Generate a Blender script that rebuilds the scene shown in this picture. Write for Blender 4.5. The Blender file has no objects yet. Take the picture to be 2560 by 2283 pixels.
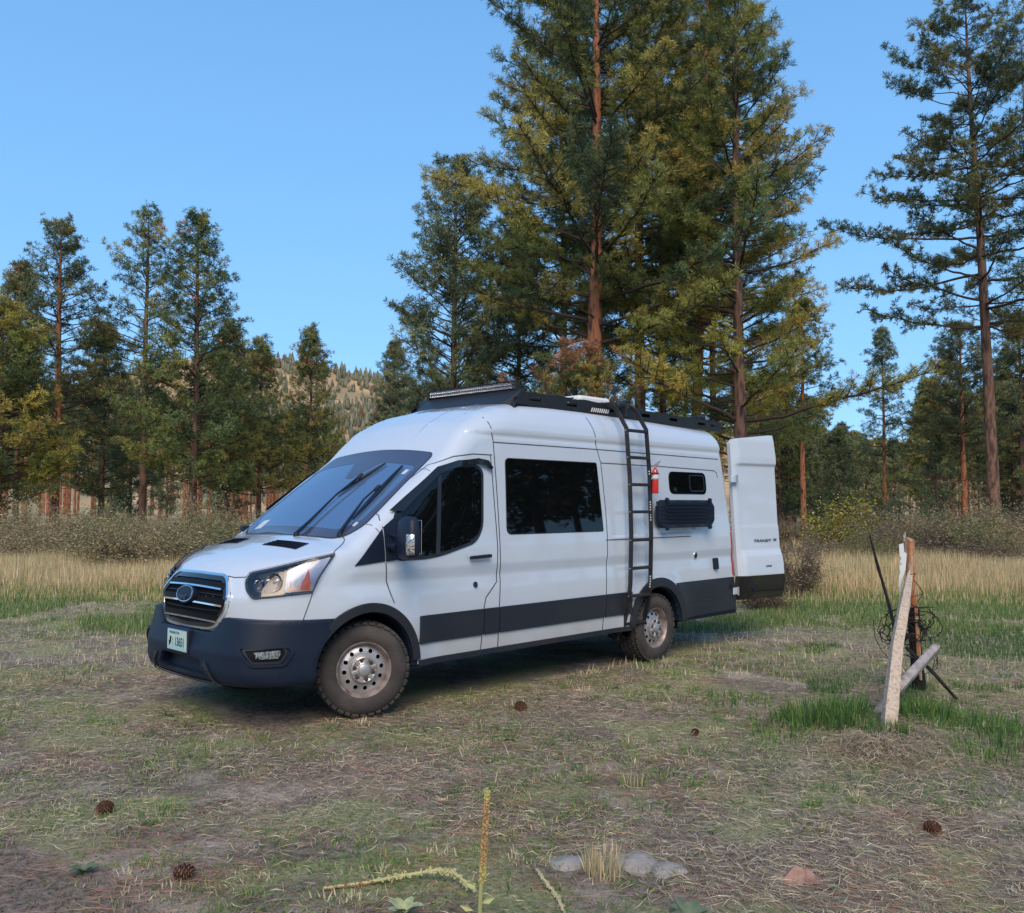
import bpy, bmesh, math, random
import numpy as np
from mathutils import Vector, Matrix
from mathutils.geometry import delaunay_2d_cdt

S = bpy.context.scene
COL = S.collection
PI = math.pi
# ------------------------------------------------------------------ camera, sky, sun, exposure
CAM = np.array([4.2923, 6.6662, 1.6692]); YAW, PITCH, ROLL, FPX = 3.9096, 0.0523, 0.0012, 2252.8
PW, PH = 2560.0, 2283.0
_d = np.array([math.cos(PITCH)*math.cos(YAW), math.cos(PITCH)*math.sin(YAW), math.sin(PITCH)])
_r = np.array([math.sin(YAW), -math.cos(YAW), 0.0]); _u = np.cross(_r, _d)
_c, _s = math.cos(ROLL), math.sin(ROLL)
_r, _u = _c*_r + _s*_u, -_s*_r + _c*_u
cam_data = bpy.data.cameras.new('camera'); cam = bpy.data.objects.new('camera', cam_data); COL.objects.link(cam)
cam.matrix_world = Matrix(((_r[0], _u[0], -_d[0], CAM[0]), (_r[1], _u[1], -_d[1], CAM[1]), (_r[2], _u[2], -_d[2], CAM[2]), (0, 0, 0, 1)))
cam_data.sensor_width = 36.0; cam_data.lens = 36.0*FPX/PW
cam_data.clip_start = 0.05; cam_data.clip_end = 6000
S.camera = cam
SUN_AZ, SUN_EL = math.radians(44), math.radians(42)
world = bpy.data.worlds.new("World"); S.world = world; world.use_nodes = True
wn = world.node_tree.nodes; wl = world.node_tree.links; wn.clear()
sky = wn.new('ShaderNodeTexSky'); sky.sky_type = 'NISHITA'; sky.sun_disc = False
sky.sun_elevation = SUN_EL; sky.sun_rotation = PI/2 - SUN_AZ
sky.altitude = 800; sky.air_density = 1.0; sky.dust_density = 0.4; sky.ozone_density = 1.6
bg = wn.new('ShaderNodeBackground'); bg.inputs['Strength'].default_value = 0.12
wo = wn.new('ShaderNodeOutputWorld')
wtc = wn.new('ShaderNodeTexCoord'); wsep = wn.new('ShaderNodeSeparateXYZ'); wramp = wn.new('ShaderNodeValToRGB'); wmix = wn.new('ShaderNodeMix'); wmix.data_type = 'RGBA'
wl.new(wtc.outputs['Generated'], wsep.inputs[0]); wl.new(wsep.outputs['Z'], wramp.inputs['Fac'])
_K = 1/0.12
for _i, (_p, _cc) in enumerate(((0.0, (.17, .41, .72)), (.15, (.135, .37, .70)), (.50, (.040, .145, .40)), (1.0, (.04, .13, .34)))):
    _e = wramp.color_ramp.elements[_i] if _i in (0,) else (wramp.color_ramp.elements[1] if _i == 3 else wramp.color_ramp.elements.new(_p))
    _e.position = _p; _e.color = (_cc[0], _cc[1], _cc[2], 1)
wgain = wn.new('ShaderNodeVectorMath'); wgain.operation = 'SCALE'; wgain.inputs['Scale'].default_value = _K
wl.new(wramp.outputs[0], wgain.inputs[0])
wmix.inputs['Factor'].default_value = .16; wl.new(wgain.outputs[0], wmix.inputs[6]); wl.new(sky.outputs[0], wmix.inputs[7])
wl.new(wmix.outputs[2], bg.inputs['Color']); wl.new(bg.outputs[0], wo.inputs['Surface'])
sl = bpy.data.lights.new('sun', 'SUN'); sl.energy = 1.9; sl.angle = math.radians(42); sl.color = (1.0, 0.79, 0.57)
sun = bpy.data.objects.new('sun', sl); COL.objects.link(sun)
_sv = Vector((math.cos(SUN_EL)*math.cos(SUN_AZ), math.cos(SUN_EL)*math.sin(SUN_AZ), math.sin(SUN_EL)))
sun.rotation_euler = _sv.to_track_quat('Z', 'Y').to_euler()
S.view_settings.view_transform = 'Standard'; S.view_settings.look = 'None'
S.view_settings.exposure = 0.80; S.view_settings.gamma = 1.0; S.view_settings.use_curve_mapping = False
S.render.engine = 'CYCLES'
S.cycles.max_bounces = 6; S.cycles.transparent_max_bounces = 8

rng = np.random.default_rng(7)

def at3(dx, dy, depth):
    """photo position (in 2041-wide units) at a distance along the view axis -> world point"""
    px, py = dx*1.2543, dy*1.2543
    return CAM + depth*(_d + _r*(px-PW/2)/FPX - _u*(py-PH/2)/FPX)

def _fade(t): return t*t*(3-2*t)
def _hash(i, j, s):
    h = (i*374761393 + j*668265263 + s*2147483647) & 0xFFFFFFFF
    h = ((h ^ (h >> 13))*1274126177) & 0xFFFFFFFF
    return ((h ^ (h >> 16)) & 0xFFFF)/65535.0
def noise2(x, y, s=0):
    x = np.asarray(x, float); y = np.asarray(y, float)
    i = np.floor(x).astype(np.int64); j = np.floor(y).astype(np.int64); u = _fade(x-i); v = _fade(y-j)
    return (_hash(i, j, s)*(1-u)+_hash(i+1, j, s)*u)*(1-v) + (_hash(i, j+1, s)*(1-u)+_hash(i+1, j+1, s)*u)*v
def fbm(x, y, s=0, o=4):
    a, t, n = 0.5, 0, 0
    for k in range(o): t = t + a*noise2(np.asarray(x)*2**k, np.asarray(y)*2**k, s+k); n += a; a *= .5
    return t/n

def ground_z(x, y):
    x = np.asarray(x, float); y = np.asarray(y, float)
    base = 0.008*np.clip(x, -6, 4)+.018
    d = np.hypot(x-1, y-2)
    near = 0.05*(fbm(x*.5, y*.5, 3, 4)-.5)
    inside = np.clip(1-np.maximum(np.abs(x+2)/3.5, np.abs(y)/1.6), 0, 1)
    far = (fbm(x*.02, y*.02, 9, 3)-.5)*np.clip((d-35)/100, 0, 1)*1.2
    post = 0.10*np.exp(-(((x+2.6)**2+(y-4.0)**2)/0.35))
    return base + near*np.clip(1-3*inside, 0, 1) + far + post - 0.01
def gpt(dx, depth):
    """ground point on the photo column dx at a depth"""
    p = at3(dx, 1004, depth); return (p[0], p[1], float(ground_z(p[0], p[1])))
def ghit(dx, dy):
    """ground point seen at a photo position"""
    px, py = dx*1.2543, dy*1.2543
    v = _d + _r*(px-PW/2)/FPX - _u*(py-PH/2)/FPX; z = 0.0
    for _ in range(6):
        t = (z-CAM[2])/v[2]; P = CAM+t*v; z = float(ground_z(P[0], P[1]))
    return P

# ------------------------------------------------------------------ helpers
def link(o, parent=None):
    COL.objects.link(o)
    if parent is not None: o.parent = parent
    return o
def tag(o, label=None, cat=None, group=None, kind=None):
    if label: o['label'] = label
    if cat: o['category'] = cat
    if group: o['group'] = group
    if kind: o['kind'] = kind
    return o
def empty(name, loc=(0, 0, 0), rz=0.0, label=None, cat=None, group=None):
    o = bpy.data.objects.new(name, None); o.location = loc; o.rotation_euler = (0, 0, rz); o.empty_display_size = .2
    COL.objects.link(o); return tag(o, label, cat, group)
def mesh_np(name, V, F=None, tris=None, mat=None, parent=None, smooth=False, col=None, normals=None, mats=None, fmat=None):
    """V (n,3); F list of polys or tris (m,3)/(m,4) arrays"""
    me = bpy.data.meshes.new(name)
    V = np.asarray(V, np.float32)
    if tris is not None:
        T = np.asarray(tris, np.int32); k = T.shape[1]
        me.vertices.add(len(V)); me.vertices.foreach_set('co', V.ravel())
        me.loops.add(T.size); me.loops.foreach_set('vertex_index', T.ravel())
        me.polygons.add(len(T)); me.polygons.foreach_set('loop_start', np.arange(0, T.size, k, dtype=np.int32))
        try: me.polygons.foreach_set('loop_total', np.full(len(T), k, np.int32))
        except Exception: pass
        me.update(calc_edges=True)
    else:
        me.from_pydata([tuple(map(float, v)) for v in V], [], F); me.update()
    if smooth: me.polygons.foreach_set('use_smooth', np.ones(len(me.polygons), bool))
    if col is not None:
        a = me.color_attributes.new('Col', 'FLOAT_COLOR', 'POINT')
        c = np.ones((len(V), 4), np.float32); c[:, :3] = col; a.data.foreach_set('color', c.ravel())
    if normals is not None: me.normals_split_custom_set_from_vertices([tuple(n) for n in normals])
    o = bpy.data.objects.new(name, me)
    if mats:
        for m in mats: me.materials.append(m)
        if fmat is not None: me.polygons.foreach_set('material_index', np.asarray(fmat, np.int32))
    elif mat: me.materials.append(mat)
    return link(o, parent)
class MB:
    """collects simple shapes into one mesh"""
    def __init__(s): s.V = []; s.F = []
    def add(s, V, F):
        n = len(s.V); s.V.extend([tuple(v) for v in V]); s.F.extend([tuple(i+n for i in f) for f in F]); return s
    def box(s, c, d, rot=None, taper=1.0, bev=0.0):
        hx, hy, hz = d[0]/2, d[1]/2, d[2]/2
        R = rot.to_3x3() if rot is not None else None
        if bev > 0:
            b = min(bev, hx*.9, hy*.9, hz*.9); V = []
            for sx in (-1, 1):
                for sy in (-1, 1):
                    for sz in (-1, 1):
                        V += [(sx*hx, sy*(hy-b), sz*(hz-b)), (sx*(hx-b), sy*hy, sz*(hz-b)), (sx*(hx-b), sy*(hy-b), sz*hz)]
            def I(sx, sy, sz, k): return ((sx > 0)*4+(sy > 0)*2+(sz > 0))*3+k
            F = []
            for a in (-1, 1):
                F.append([I(a, p, q, 0) for p, q in ((-1, -1), (1, -1), (1, 1), (-1, 1))][::a])
                F.append([I(p, a, q, 1) for p, q in ((-1, -1), (1, -1), (1, 1), (-1, 1))][::-a])
                F.append([I(p, q, a, 2) for p, q in ((-1, -1), (1, -1), (1, 1), (-1, 1))][::a])
            for a in (-1, 1):
                for b_ in (-1, 1):
                    F.append([I(a, b_, -1, 0), I(a, b_, -1, 1), I(a, b_, 1, 1), I(a, b_, 1, 0)])
                    F.append([I(a, -1, b_, 0), I(a, -1, b_, 2), I(a, 1, b_, 2), I(a, 1, b_, 0)])
                    F.append([I(-1, a, b_, 1), I(-1, a, b_, 2), I(1, a, b_, 2), I(1, a, b_, 1)])
                    for e in (-1, 1): F.append([I(a, b_, e, 0), I(a, b_, e, 1), I(a, b_, e, 2)])
        else:
            V = [(sx*hx*(taper if sz > 0 else 1), sy*hy*(taper if sz > 0 else 1), sz*hz) for sx in (-1, 1) for sy in (-1, 1) for sz in (-1, 1)]
            F = [(0, 1, 3, 2), (4, 6, 7, 5), (0, 4, 5, 1), (2, 3, 7, 6), (0, 2, 6, 4), (1, 5, 7, 3)]
        V = [Vector(v) for v in V]
        if R is not None: V = [R @ v for v in V]
        return s.add([v+Vector(c) for v in V], F)
    def tube(s, pts, rad, n=8, caps=True, squash=None):
        pts = [Vector(p) for p in pts]
        if not hasattr(rad, '__len__'): rad = [rad]*len(pts)
        V = []; F = []; up = None
        for i, p in enumerate(pts):
            t = (pts[min(i+1, len(pts)-1)]-pts[max(i-1, 0)]); t = t.normalized() if t.length > 1e-9 else Vector((0, 0, 1))
            if up is None:
                up = Vector((0, 0, 1)) if abs(t.z) < .9 else Vector((1, 0, 0))
            a = t.cross(up); a = a.normalized() if a.length > 1e-6 else Vector((1, 0, 0)); b = a.cross(t).normalized(); up = b
            for k in range(n):
                w = 2*PI*k/n; V.append(p+a*math.cos(w)*rad[i]+b*math.sin(w)*rad[i]*(squash or 1))
        for i in range(len(pts)-1):
            for k in range(n): F.append((i*n+k, i*n+(k+1) % n, (i+1)*n+(k+1) % n, (i+1)*n+k))
        if caps: F.append(tuple(range(n))[::-1]); F.append(tuple((len(pts)-1)*n+k for k in range(n)))
        return s.add(V, F)
    def lathe(s, prof, n=32, M=None, close=False):
        """prof [(r,h)] round local z"""
        V = [Vector((r*math.cos(2*PI*k/n), r*math.sin(2*PI*k/n), h)) for r, h in prof for k in range(n)]
        F = [(i*n+k, i*n+(k+1) % n, (i+1)*n+(k+1) % n, (i+1)*n+k) for i in range(len(prof)-1) for k in range(n)]
        if close: F.append(tuple(range(n))[::-1]); F.append(tuple((len(prof)-1)*n+k for k in range(n)))
        if M is not None: V = [M @ v for v in V]
        return s.add(V, F)
    def prism(s, poly, f0, f1):
        """poly [(a,b)], f0/f1 map (a,b)->3D for the two ends"""
        n = len(poly); V = [f0(*p) for p in poly]+[f1(*p) for p in poly]
        F = [tuple(range(n))[::-1], tuple(range(n, 2*n))]+[(i, (i+1) % n, n+(i+1) % n, n+i) for i in range(n)]
        return s.add(V, F)
    def build(s, name, mat, parent=None, smooth=False, bevel=0.0):
        o = mesh_np(name, np.array([tuple(v) for v in s.V]), F=s.F, mat=mat, parent=parent)
        bm = bmesh.new(); bm.from_mesh(o.data); bmesh.ops.recalc_face_normals(bm, faces=bm.faces)
        bm.to_mesh(o.data); bm.free()
        if smooth:
            o.data.polygons.foreach_set('use_smooth', np.ones(len(o.data.polygons), bool)); o.data.update()
            try: o.data.set_sharp_from_angle(angle=math.radians(40))
            except Exception: pass
        if bevel:
            m = o.modifiers.new('bevel', 'BEVEL'); m.width = bevel; m.segments = 2; m.limit_method = 'ANGLE'
        return o

# ------------------------------------------------------------------ materials
def mat(name, col=(.5, .5, .5), rough=.5, metal=0.0, coat=0.0, ior=1.5, noise=None, bump=None, attr=False, trans=0.0, transl=0.0, emit=None, spec=None, alpha=None):
    m = bpy.data.materials.new(name); m.use_nodes = True; nt = m.node_tree; n = nt.nodes; l = nt.links
    b = n['Principled BSDF']; b.inputs['Base Color'].default_value = (*col, 1); b.inputs['Roughness'].default_value = rough
    b.inputs['Metallic'].default_value = metal; b.inputs['IOR'].default_value = ior; b.inputs['Coat Weight'].default_value = coat
    b.inputs['Coat Roughness'].default_value = .04; b.inputs['Transmission Weight'].default_value = trans
    if spec is not None: b.inputs['Specular IOR Level'].default_value = spec
    if alpha is not None: b.inputs['Alpha'].default_value = alpha
    tc = n.new('ShaderNodeTexCoord'); src = None
    if attr:
        a = n.new('ShaderNodeAttribute'); a.attribute_name = 'Col'; src = a.outputs['Color']; l.new(src, b.inputs['Base Color'])
    if noise:
        # noise = (scale, col2, lo, hi[, stretch])
        nz = n.new('ShaderNodeTexNoise'); nz.inputs['Scale'].default_value = noise[0]; nz.inputs['Detail'].default_value = 6
        vec = tc.outputs['Object']
        if len(noise) > 4:
            mp = n.new('ShaderNodeMapping'); mp.inputs['Scale'].default_value = noise[4]; l.new(vec, mp.inputs[0]); vec = mp.outputs[0]
        l.new(vec, nz.inputs['Vector'])
        rp = n.new('ShaderNodeMapRange'); rp.inputs['From Min'].default_value = noise[2]; rp.inputs['From Max'].default_value = noise[3]; l.new(nz.outputs['Fac'], rp.inputs['Value'])
        mx = n.new('ShaderNodeMix'); mx.data_type = 'RGBA'; l.new(rp.outputs[0], mx.inputs['Factor'])
        if src: l.new(src, mx.inputs[6])
        else: mx.inputs[6].default_value = (*col, 1)
        mx.inputs[7].default_value = (*noise[1], 1); l.new(mx.outputs[2], b.inputs['Base Color']); src = mx.outputs[2]
    if bump:
        nb = n.new('ShaderNodeTexNoise'); nb.inputs['Scale'].default_value = bump[0]; nb.inputs['Detail'].default_value = 5
        vec = tc.outputs['Object']
        if len(bump) > 2:
            mp = n.new('ShaderNodeMapping'); mp.inputs['Scale'].default_value = bump[2]; l.new(vec, mp.inputs[0]); vec = mp.outputs[0]
        l.new(vec, nb.inputs['Vector'])
        bp = n.new('ShaderNodeBump'); bp.inputs['Strength'].default_value = bump[1]; bp.inputs['Distance'].default_value = .02
        l.new(nb.outputs['Fac'], bp.inputs['Height']); l.new(bp.outputs[0], b.inputs['Normal'])
    if transl > 0:
        t = n.new('ShaderNodeBsdfTranslucent'); ms = n.new('ShaderNodeMixShader'); ms.inputs[0].default_value = transl
        if src: l.new(src, t.inputs['Color'])
        else: t.inputs['Color'].default_value = (*col, 1)
        l.new(b.outputs[0], ms.inputs[1]); l.new(t.outputs[0], ms.inputs[2]); l.new(ms.outputs[0], n['Material Output'].inputs['Surface'])
    return m
M = {}
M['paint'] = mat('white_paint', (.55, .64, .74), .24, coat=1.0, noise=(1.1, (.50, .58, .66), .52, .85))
M['seam'] = mat('seam_dark', (.05, .055, .065), .6)
M['plastic'] = mat('black_plastic', (.006, .013, .032), .50, spec=.35, noise=(3.0, (.011, .020, .040), .4, .8), bump=(400, .08))  # base colour includes the blue of reflected sky
M['trim'] = mat('grey_cladding', (.016, .021, .033), .42, noise=(2.0, (.034, .033, .036), .45, .8), bump=(300, .06))
M['grille'] = mat('grille_black', (.004, .004, .005), .55, spec=.2)
M['gloss_black'] = mat('gloss_black', (.01, .011, .013), .12, coat=.5)
M['dark'] = mat('dark_void', (.006, .006, .007), .9, spec=.1)
M['rack'] = mat('rack_black', (.014, .0145, .016), .42)
M['rung'] = mat('ladder_black', (.016, .016, .018), .45, noise=(8, (.035, .033, .033), .5, .8))
M['glass'] = mat('tinted_glass', (.003, .004, .005), .02, ior=1.42)
M['windscreen'] = mat('windscreen_glass', (.12, .22, .38), .04, metal=.42, ior=1.6)
M['frit'] = mat('windscreen_edge', (.07, .085, .14), .10, metal=.25, ior=1.6)
M['chrome'] = mat('chrome', (.82, .84, .87), .08, metal=1.0)
M['steel'] = mat('dirty_alloy', (.50, .50, .52), .38, metal=.6, noise=(9, (.22, .16, .12), .50, .85))
M['rimlip'] = mat('rusty_rim_lip', (.36, .32, .30), .45, metal=.4, noise=(14, (.15, .08, .055), .42, .75))
M['rubber'] = mat('dusty_rubber', (.040, .036, .035), .8, noise=(5, (.085, .073, .066), .4, .75), bump=(60, .3))
M['rust'] = mat('rusty_nut', (.07, .035, .025), .7)
M['clear'] = mat('clear_lens', (1, 1, 1), .02, ior=1.4, trans=1.0)
M['reflector'] = mat('lamp_reflector', (.50, .52, .55), .12, metal=1.0)
M['amber'] = mat('amber_reflection', (.55, .11, .02), .15, coat=.6)
M['red'] = mat('red_lens', (.32, .02, .025), .15, coat=.8)
M['extred'] = mat('extinguisher_red', (.62, .03, .03), .25, coat=.8)
M['white_plain'] = mat('white_plastic', (.72, .72, .70), .4)
M['bar_led'] = mat('led_grid', (.45, .47, .50), .25, metal=.4)
M['wood_pale'] = mat('weathered_wood', (.60, .50, .39), .8, noise=(16, (.34, .24, .16), .45, .75, (3, 3, .22)), bump=(30, .7, (3, 3, .15)))
M['wood_orange'] = mat('fresh_split_wood', (.50, .37, .25), .8, noise=(12, (.42, .15, .05), .44, .58, (3, 3, .25)), bump=(30, .7, (3, 3, .2)))
M['wood_char'] = mat('charred_wood', (.012, .011, .010), .9, noise=(8, (.11, .03, .012), .60, .8, (3, 3, .5)), bump=(25, 1.0, (3, 3, .3)))
M['wood_grey'] = mat('grey_log', (.42, .385, .37), .8, noise=(14, (.22, .19, .18), .4, .7), bump=(30, .7))
M['tin'] = mat('white_painted_metal', (.66, .72, .76), .5, noise=(20, (.33, .15, .08), .64, .75))
M['wire'] = mat('rusty_wire', (.02, .014, .012), .7)
M['stick'] = mat('black_stick', (.010, .010, .011), .8, bump=(40, .6))
M['cone'] = mat('pine_cone_scales', (.11, .045, .028), .8, noise=(40, (.22, .13, .08), .45, .7))
M['bark_red'] = mat('orange_bark', (.42, .16, .08), .9, noise=(5, (.09, .045, .034), .47, .62, (1.6, 1.6, .45)), bump=(9, 1.0, (1.6, 1.6, .4)))
M['bark_dark'] = mat('brown_bark', (.20, .115, .085), .9, noise=(5, (.055, .036, .030), .42, .62, (1.6, 1.6, .4)), bump=(9, 1.0, (1.6, 1.6, .4)))
M['limb'] = mat('branch_bark', (.055, .038, .030), .9)
M['needle'] = mat('pine_needles', (.06, .08, .03), .55, attr=True, transl=.14, spec=.3)
M['blade'] = mat('grass_blades', (.1, .12, .05), .7, attr=True, transl=.3, spec=.15)
M['leaf'] = mat('shrub_leaves', (.1, .12, .05), .6, attr=True, transl=.25, spec=.25)
M['twig'] = mat('bare_twigs', (.12, .085, .065), .9)

# road dust low on the white paint
_nt = M['paint'].node_tree; _b = _nt.nodes['Principled BSDF']; _src = _b.inputs['Base Color'].links[0].from_socket
_tc = _nt.nodes.new('ShaderNodeTexCoord'); _sx = _nt.nodes.new('ShaderNodeSeparateXYZ'); _nt.links.new(_tc.outputs['Object'], _sx.inputs[0])
_mr = _nt.nodes.new('ShaderNodeMapRange'); _nt.links.new(_sx.outputs['Z'], _mr.inputs['Value']); _mr.inputs['From Min'].default_value = .95; _mr.inputs['From Max'].default_value = .35
_nz = _nt.nodes.new('ShaderNodeTexNoise'); _nz.inputs['Scale'].default_value = 3.5; _nz.inputs['Detail'].default_value = 8; _nt.links.new(_tc.outputs['Object'], _nz.inputs['Vector'])
_mu = _nt.nodes.new('ShaderNodeMath'); _mu.operation = 'MULTIPLY'; _nt.links.new(_mr.outputs[0], _mu.inputs[0]); _nt.links.new(_nz.outputs['Fac'], _mu.inputs[1])
_mx = _nt.nodes.new('ShaderNodeMix'); _mx.data_type = 'RGBA'; _nt.links.new(_mu.outputs[0], _mx.inputs['Factor']); _nt.links.new(_src, _mx.inputs[6]); _mx.inputs[7].default_value = (.42, .39, .35, 1); _nt.links.new(_mx.outputs[2], _b.inputs['Base Color'])
# ------------------------------------------------------------------ camper van: body as one smooth implicit surface
def table(pts, sig, lo, hi, n=1600):
    xs = np.linspace(lo, hi, n); a = np.array(sorted(pts)); ys = np.interp(xs, a[:, 0], a[:, 1])
    st = (hi-lo)/(n-1); k = max(int(3*sig/st), 1); w = np.exp(-.5*((np.arange(-k, k+1)*st)/sig)**2); w /= w.sum()
    yp = np.concatenate([2*ys[0]-ys[k:0:-1], ys, 2*ys[-1]-ys[-2:-k-2:-1]])
    ys = np.convolve(yp, w, 'valid'); return lambda x: np.interp(x, xs, ys)
ZT = table([(-6.0, 2.58), (-5.3, 2.60), (-4.0, 2.655), (-2.8, 2.69), (-2.3, 2.69), (-1.95, 2.67), (-1.65, 2.615), (-1.4, 2.545), (-1.15, 2.415), (-1.0, 2.285), (-.87, 2.145),
            (-.5, 1.885), (-.1, 1.59), (.13, 1.418), (.25, 1.398), (.45, 1.350), (.65, 1.282), (.80, 1.205), (.90, 1.14), (1.0, 1.03), (1.1, .88), (1.3, .5)], .035, -6.5, 1.6)
KT = table([(-6, .055), (-1.6, .055), (-1.0, .075), (-.6, .085), (.1, .085), (.5, .12), (1.2, .12)], .1, -6.5, 1.6)
WT = table([(.2, .985), (.45, .995), (.75, 1.0), (.93, .995), (1.05, .983), (1.14, .997), (1.3, .992), (1.42, .985), (1.9, .950), (2.1, .933), (2.255, .918), (2.268, .910), (2.300, .910),
            (2.325, .926), (2.42, .905), (2.6, .83), (2.8, .72)], .010, 0, 3)
def smax(a, b, r):
    h = np.maximum(r-np.abs(a-b), 0)/r
    return np.maximum(a, b)+h*h*r*.25
def smin(a, b, r): return -smax(-a, -b, r)
FAX, FAZ, RAX, RAZ = .03, .405, -3.83, .345
def field(P):
    x, y, z = P[..., 0], P[..., 1], P[..., 2]; ay = np.sqrt(y*y+1e-6)
    rf = np.hypot(x-FAX, z-FAZ)
    bump = .030*np.exp(-((rf-.50)/.13)**2)*np.clip((1.35-z)/.35, 0, 1)
    rr = np.hypot(x-RAX, z-RAZ)
    bump = bump+.022*np.exp(-((rr-.50)/.12)**2)*np.clip((1.25-z)/.3, 0, 1)
    # cab narrows above the belt line towards the windscreen
    cab = np.clip((x+1.3)/1.6, 0, 1)**2*np.clip((z-1.25)/.9, 0, 1)*.16
    rail = .010*np.exp(-((z-1.325)/.010)**2)*np.clip((-3.0-x)*8, 0, 1)*np.clip((x+4.55)*8, 0, 1)
    # shallow pressed panel on the rear quarter
    fs = ay-WT(z)-bump+cab-rail
    e = 1e-2; sl = (ZT(x+e)-ZT(x-e))/(2*e)
    ft = (z-ZT(x)+KT(x)*ay*ay)/np.sqrt(1+sl*sl)
    # two long swages pressed into the roof cap
    ft = ft-.006*np.exp(-((ay-.33)/.012)**2)*np.clip((-.98-x)*6, 0, 1)
    xf = .985-.20*ay**2-.45*ay**6-.45*np.maximum(z-.97, 0)
    ff = (x-xf)*.85
    fb = (-5.50+.115*(z-.8))-x
    r = .10+.10*np.clip((-.6-x)/.8, 0, 1)
    f = smax(fs, ft, r); f = smax(f, ff, .13); f = smax(f, fb, .09); f = np.maximum(f, .36-z)
    wf = np.maximum(rf-.425, .5-ay); wr = np.maximum(rr-.42, .5-ay)
    f = np.maximum(f, -wf); f = np.maximum(f, -wr)
    return f
def grad(F, P, e=2e-3):
    g = np.stack([F(P+np.array(v)*e)-F(P-np.array(v)*e) for v in ((1, 0, 0), (0, 1, 0), (0, 0, 1))], -1)/(2*e)
    return g
def surface_net(F, lo, hi, h):
    ax = [np.arange(lo[i], hi[i]+h, h) for i in range(3)]
    G = np.stack(np.meshgrid(*ax, indexing='ij'), -1); f = F(G).astype(np.float64)
    nx, ny, nz = f.shape; s = f < 0
    cnt = np.zeros((nx-1, ny-1, nz-1)); acc = np.zeros((nx-1, ny-1, nz-1, 3))
    C = [(a, b, c) for a in (0, 1) for b in (0, 1) for c in (0, 1)]
    def sub(A, o): return A[o[0]:nx-1+o[0], o[1]:ny-1+o[1], o[2]:nz-1+o[2]]
    for i, a in enumerate(C):
        for b in C[i+1:]:
            if sum(abs(a[k]-b[k]) for k in range(3)) != 1: continue
            fa, fb = sub(f, a), sub(f, b); m = (fa < 0) != (fb < 0); t = np.where(m, fa/(fa-fb+1e-20), 0)
            for k in range(3): acc[..., k] += np.where(m, a[k]+t*(b[k]-a[k]), 0)
            cnt += m
    m = cnt > 0; idx = -np.ones(cnt.shape, int); idx[m] = np.arange(m.sum())
    I = np.argwhere(m); V = np.array(lo)+(I+acc[m]/cnt[m][:, None])*h
    Q = []
    def faces(axis):
        o = [0, 0, 0]; o[axis] = 1
        a = s[:nx-o[0], :ny-o[1], :nz-o[2]]; b = s[o[0]:, o[1]:, o[2]:]
        e = np.argwhere(a != b); sa = a[tuple(e.T)]
        u, v = [(1, 2), (2, 0), (0, 1)][axis]
        ok = (e[:, u] > 0) & (e[:, v] > 0)
        for k, n in ((u, f.shape[u]-1), (v, f.shape[v]-1)): ok &= e[:, k] < n
        e = e[ok]; sa = sa[ok]
        def at(du, dv):
            q = e.copy(); q[:, u] -= du; q[:, v] -= dv; return idx[tuple(q.T)]
        q = np.stack([at(1, 1), at(0, 1), at(0, 0), at(1, 0)], 1); q[~sa] = q[~sa][:, ::-1]; return q
    for a in range(3): Q.append(faces(a))
    Q = np.concatenate(Q)
    for _ in range(4):
        g = grad(F, V); d = -F(V)[:, None]*g/np.maximum((g*g).sum(1), .2)[:, None]
        V = V+np.clip(d, -h*.5, h*.5)
    N = grad(F, V, 4e-3); N /= np.linalg.norm(N, axis=1)[:, None]+1e-9
    return V, Q, N
# projection of points on the body
def project(F, O, D, t0=0, t1=3.0, n=90):
    """first hit along O + t*D for arrays of origins"""
    O = np.asarray(O, float); D = np.asarray(D, float); D = D/np.linalg.norm(D)
    ts = np.linspace(t0, t1, n); lo = np.full(len(O), t1); hit = np.zeros(len(O), bool); prev = np.full(len(O), t0)
    for t in ts:
        v = F(O+t*D) < 0; new = v & ~hit; lo[new] = t; hit |= v; prev[~hit] = t
    a = prev.copy(); b = lo.copy()
    for _ in range(18):
        mid = (a+b)/2; v = F(O+mid[:, None]*D) < 0; b = np.where(v, mid, b); a = np.where(v, a, mid)
    P = O+b[:, None]*D; N = grad(F, P); N /= np.linalg.norm(N, axis=1)[:, None]+1e-9
    return P, N, hit
def frame(mode):
    """(a,b) -> ray origin and direction. side: a=x b=z; right: mirrored; front: a=y b=z; top: a=x b=y"""
    if mode == 'side': return (lambda a, b: (a, 2.2, b)), (0, -1, 0)
    if mode == 'right': return (lambda a, b: (a, -2.2, b)), (0, 1, 0)
    if mode == 'front': return (lambda a, b: (2.2, a, b)), (-1, 0, 0)
    if mode == 'top': return (lambda a, b: (a, b, 4.0)), (0, 0, -1)
    if mode == 'back': return (lambda a, b: (-7.2, a, b)), (1, 0, 0)
    if mode == 'diag': return (lambda a, b: (2.0+a*.7071, 2.0-a*.7071, b)), (-.7071, -.7071, 0)
    if mode == 'diagr': return (lambda a, b: (2.0+a*.7071, -2.0+a*.7071, b)), (-.7071, .7071, 0)
def rounded(poly, r, n=5):
    """round the corners of a polygon; r one number or one per corner"""
    out = []; m = len(poly); P = [Vector(p) for p in poly]
    rs = r if hasattr(r, '__len__') else [r]*m
    for i in range(m):
        a, b, c = P[i-1], P[i], P[(i+1) % m]; rr = min(rs[i], (a-b).length*.45, (c-b).length*.45)
        if rr < 1e-4: out.append(tuple(b)); continue
        p, q = b+(a-b).normalized()*rr, b+(c-b).normalized()*rr
        for k in range(n+1):
            t = k/n; out.append(tuple(p*(1-t)**2+b*2*t*(1-t)+q*t*t))
    return out
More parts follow.
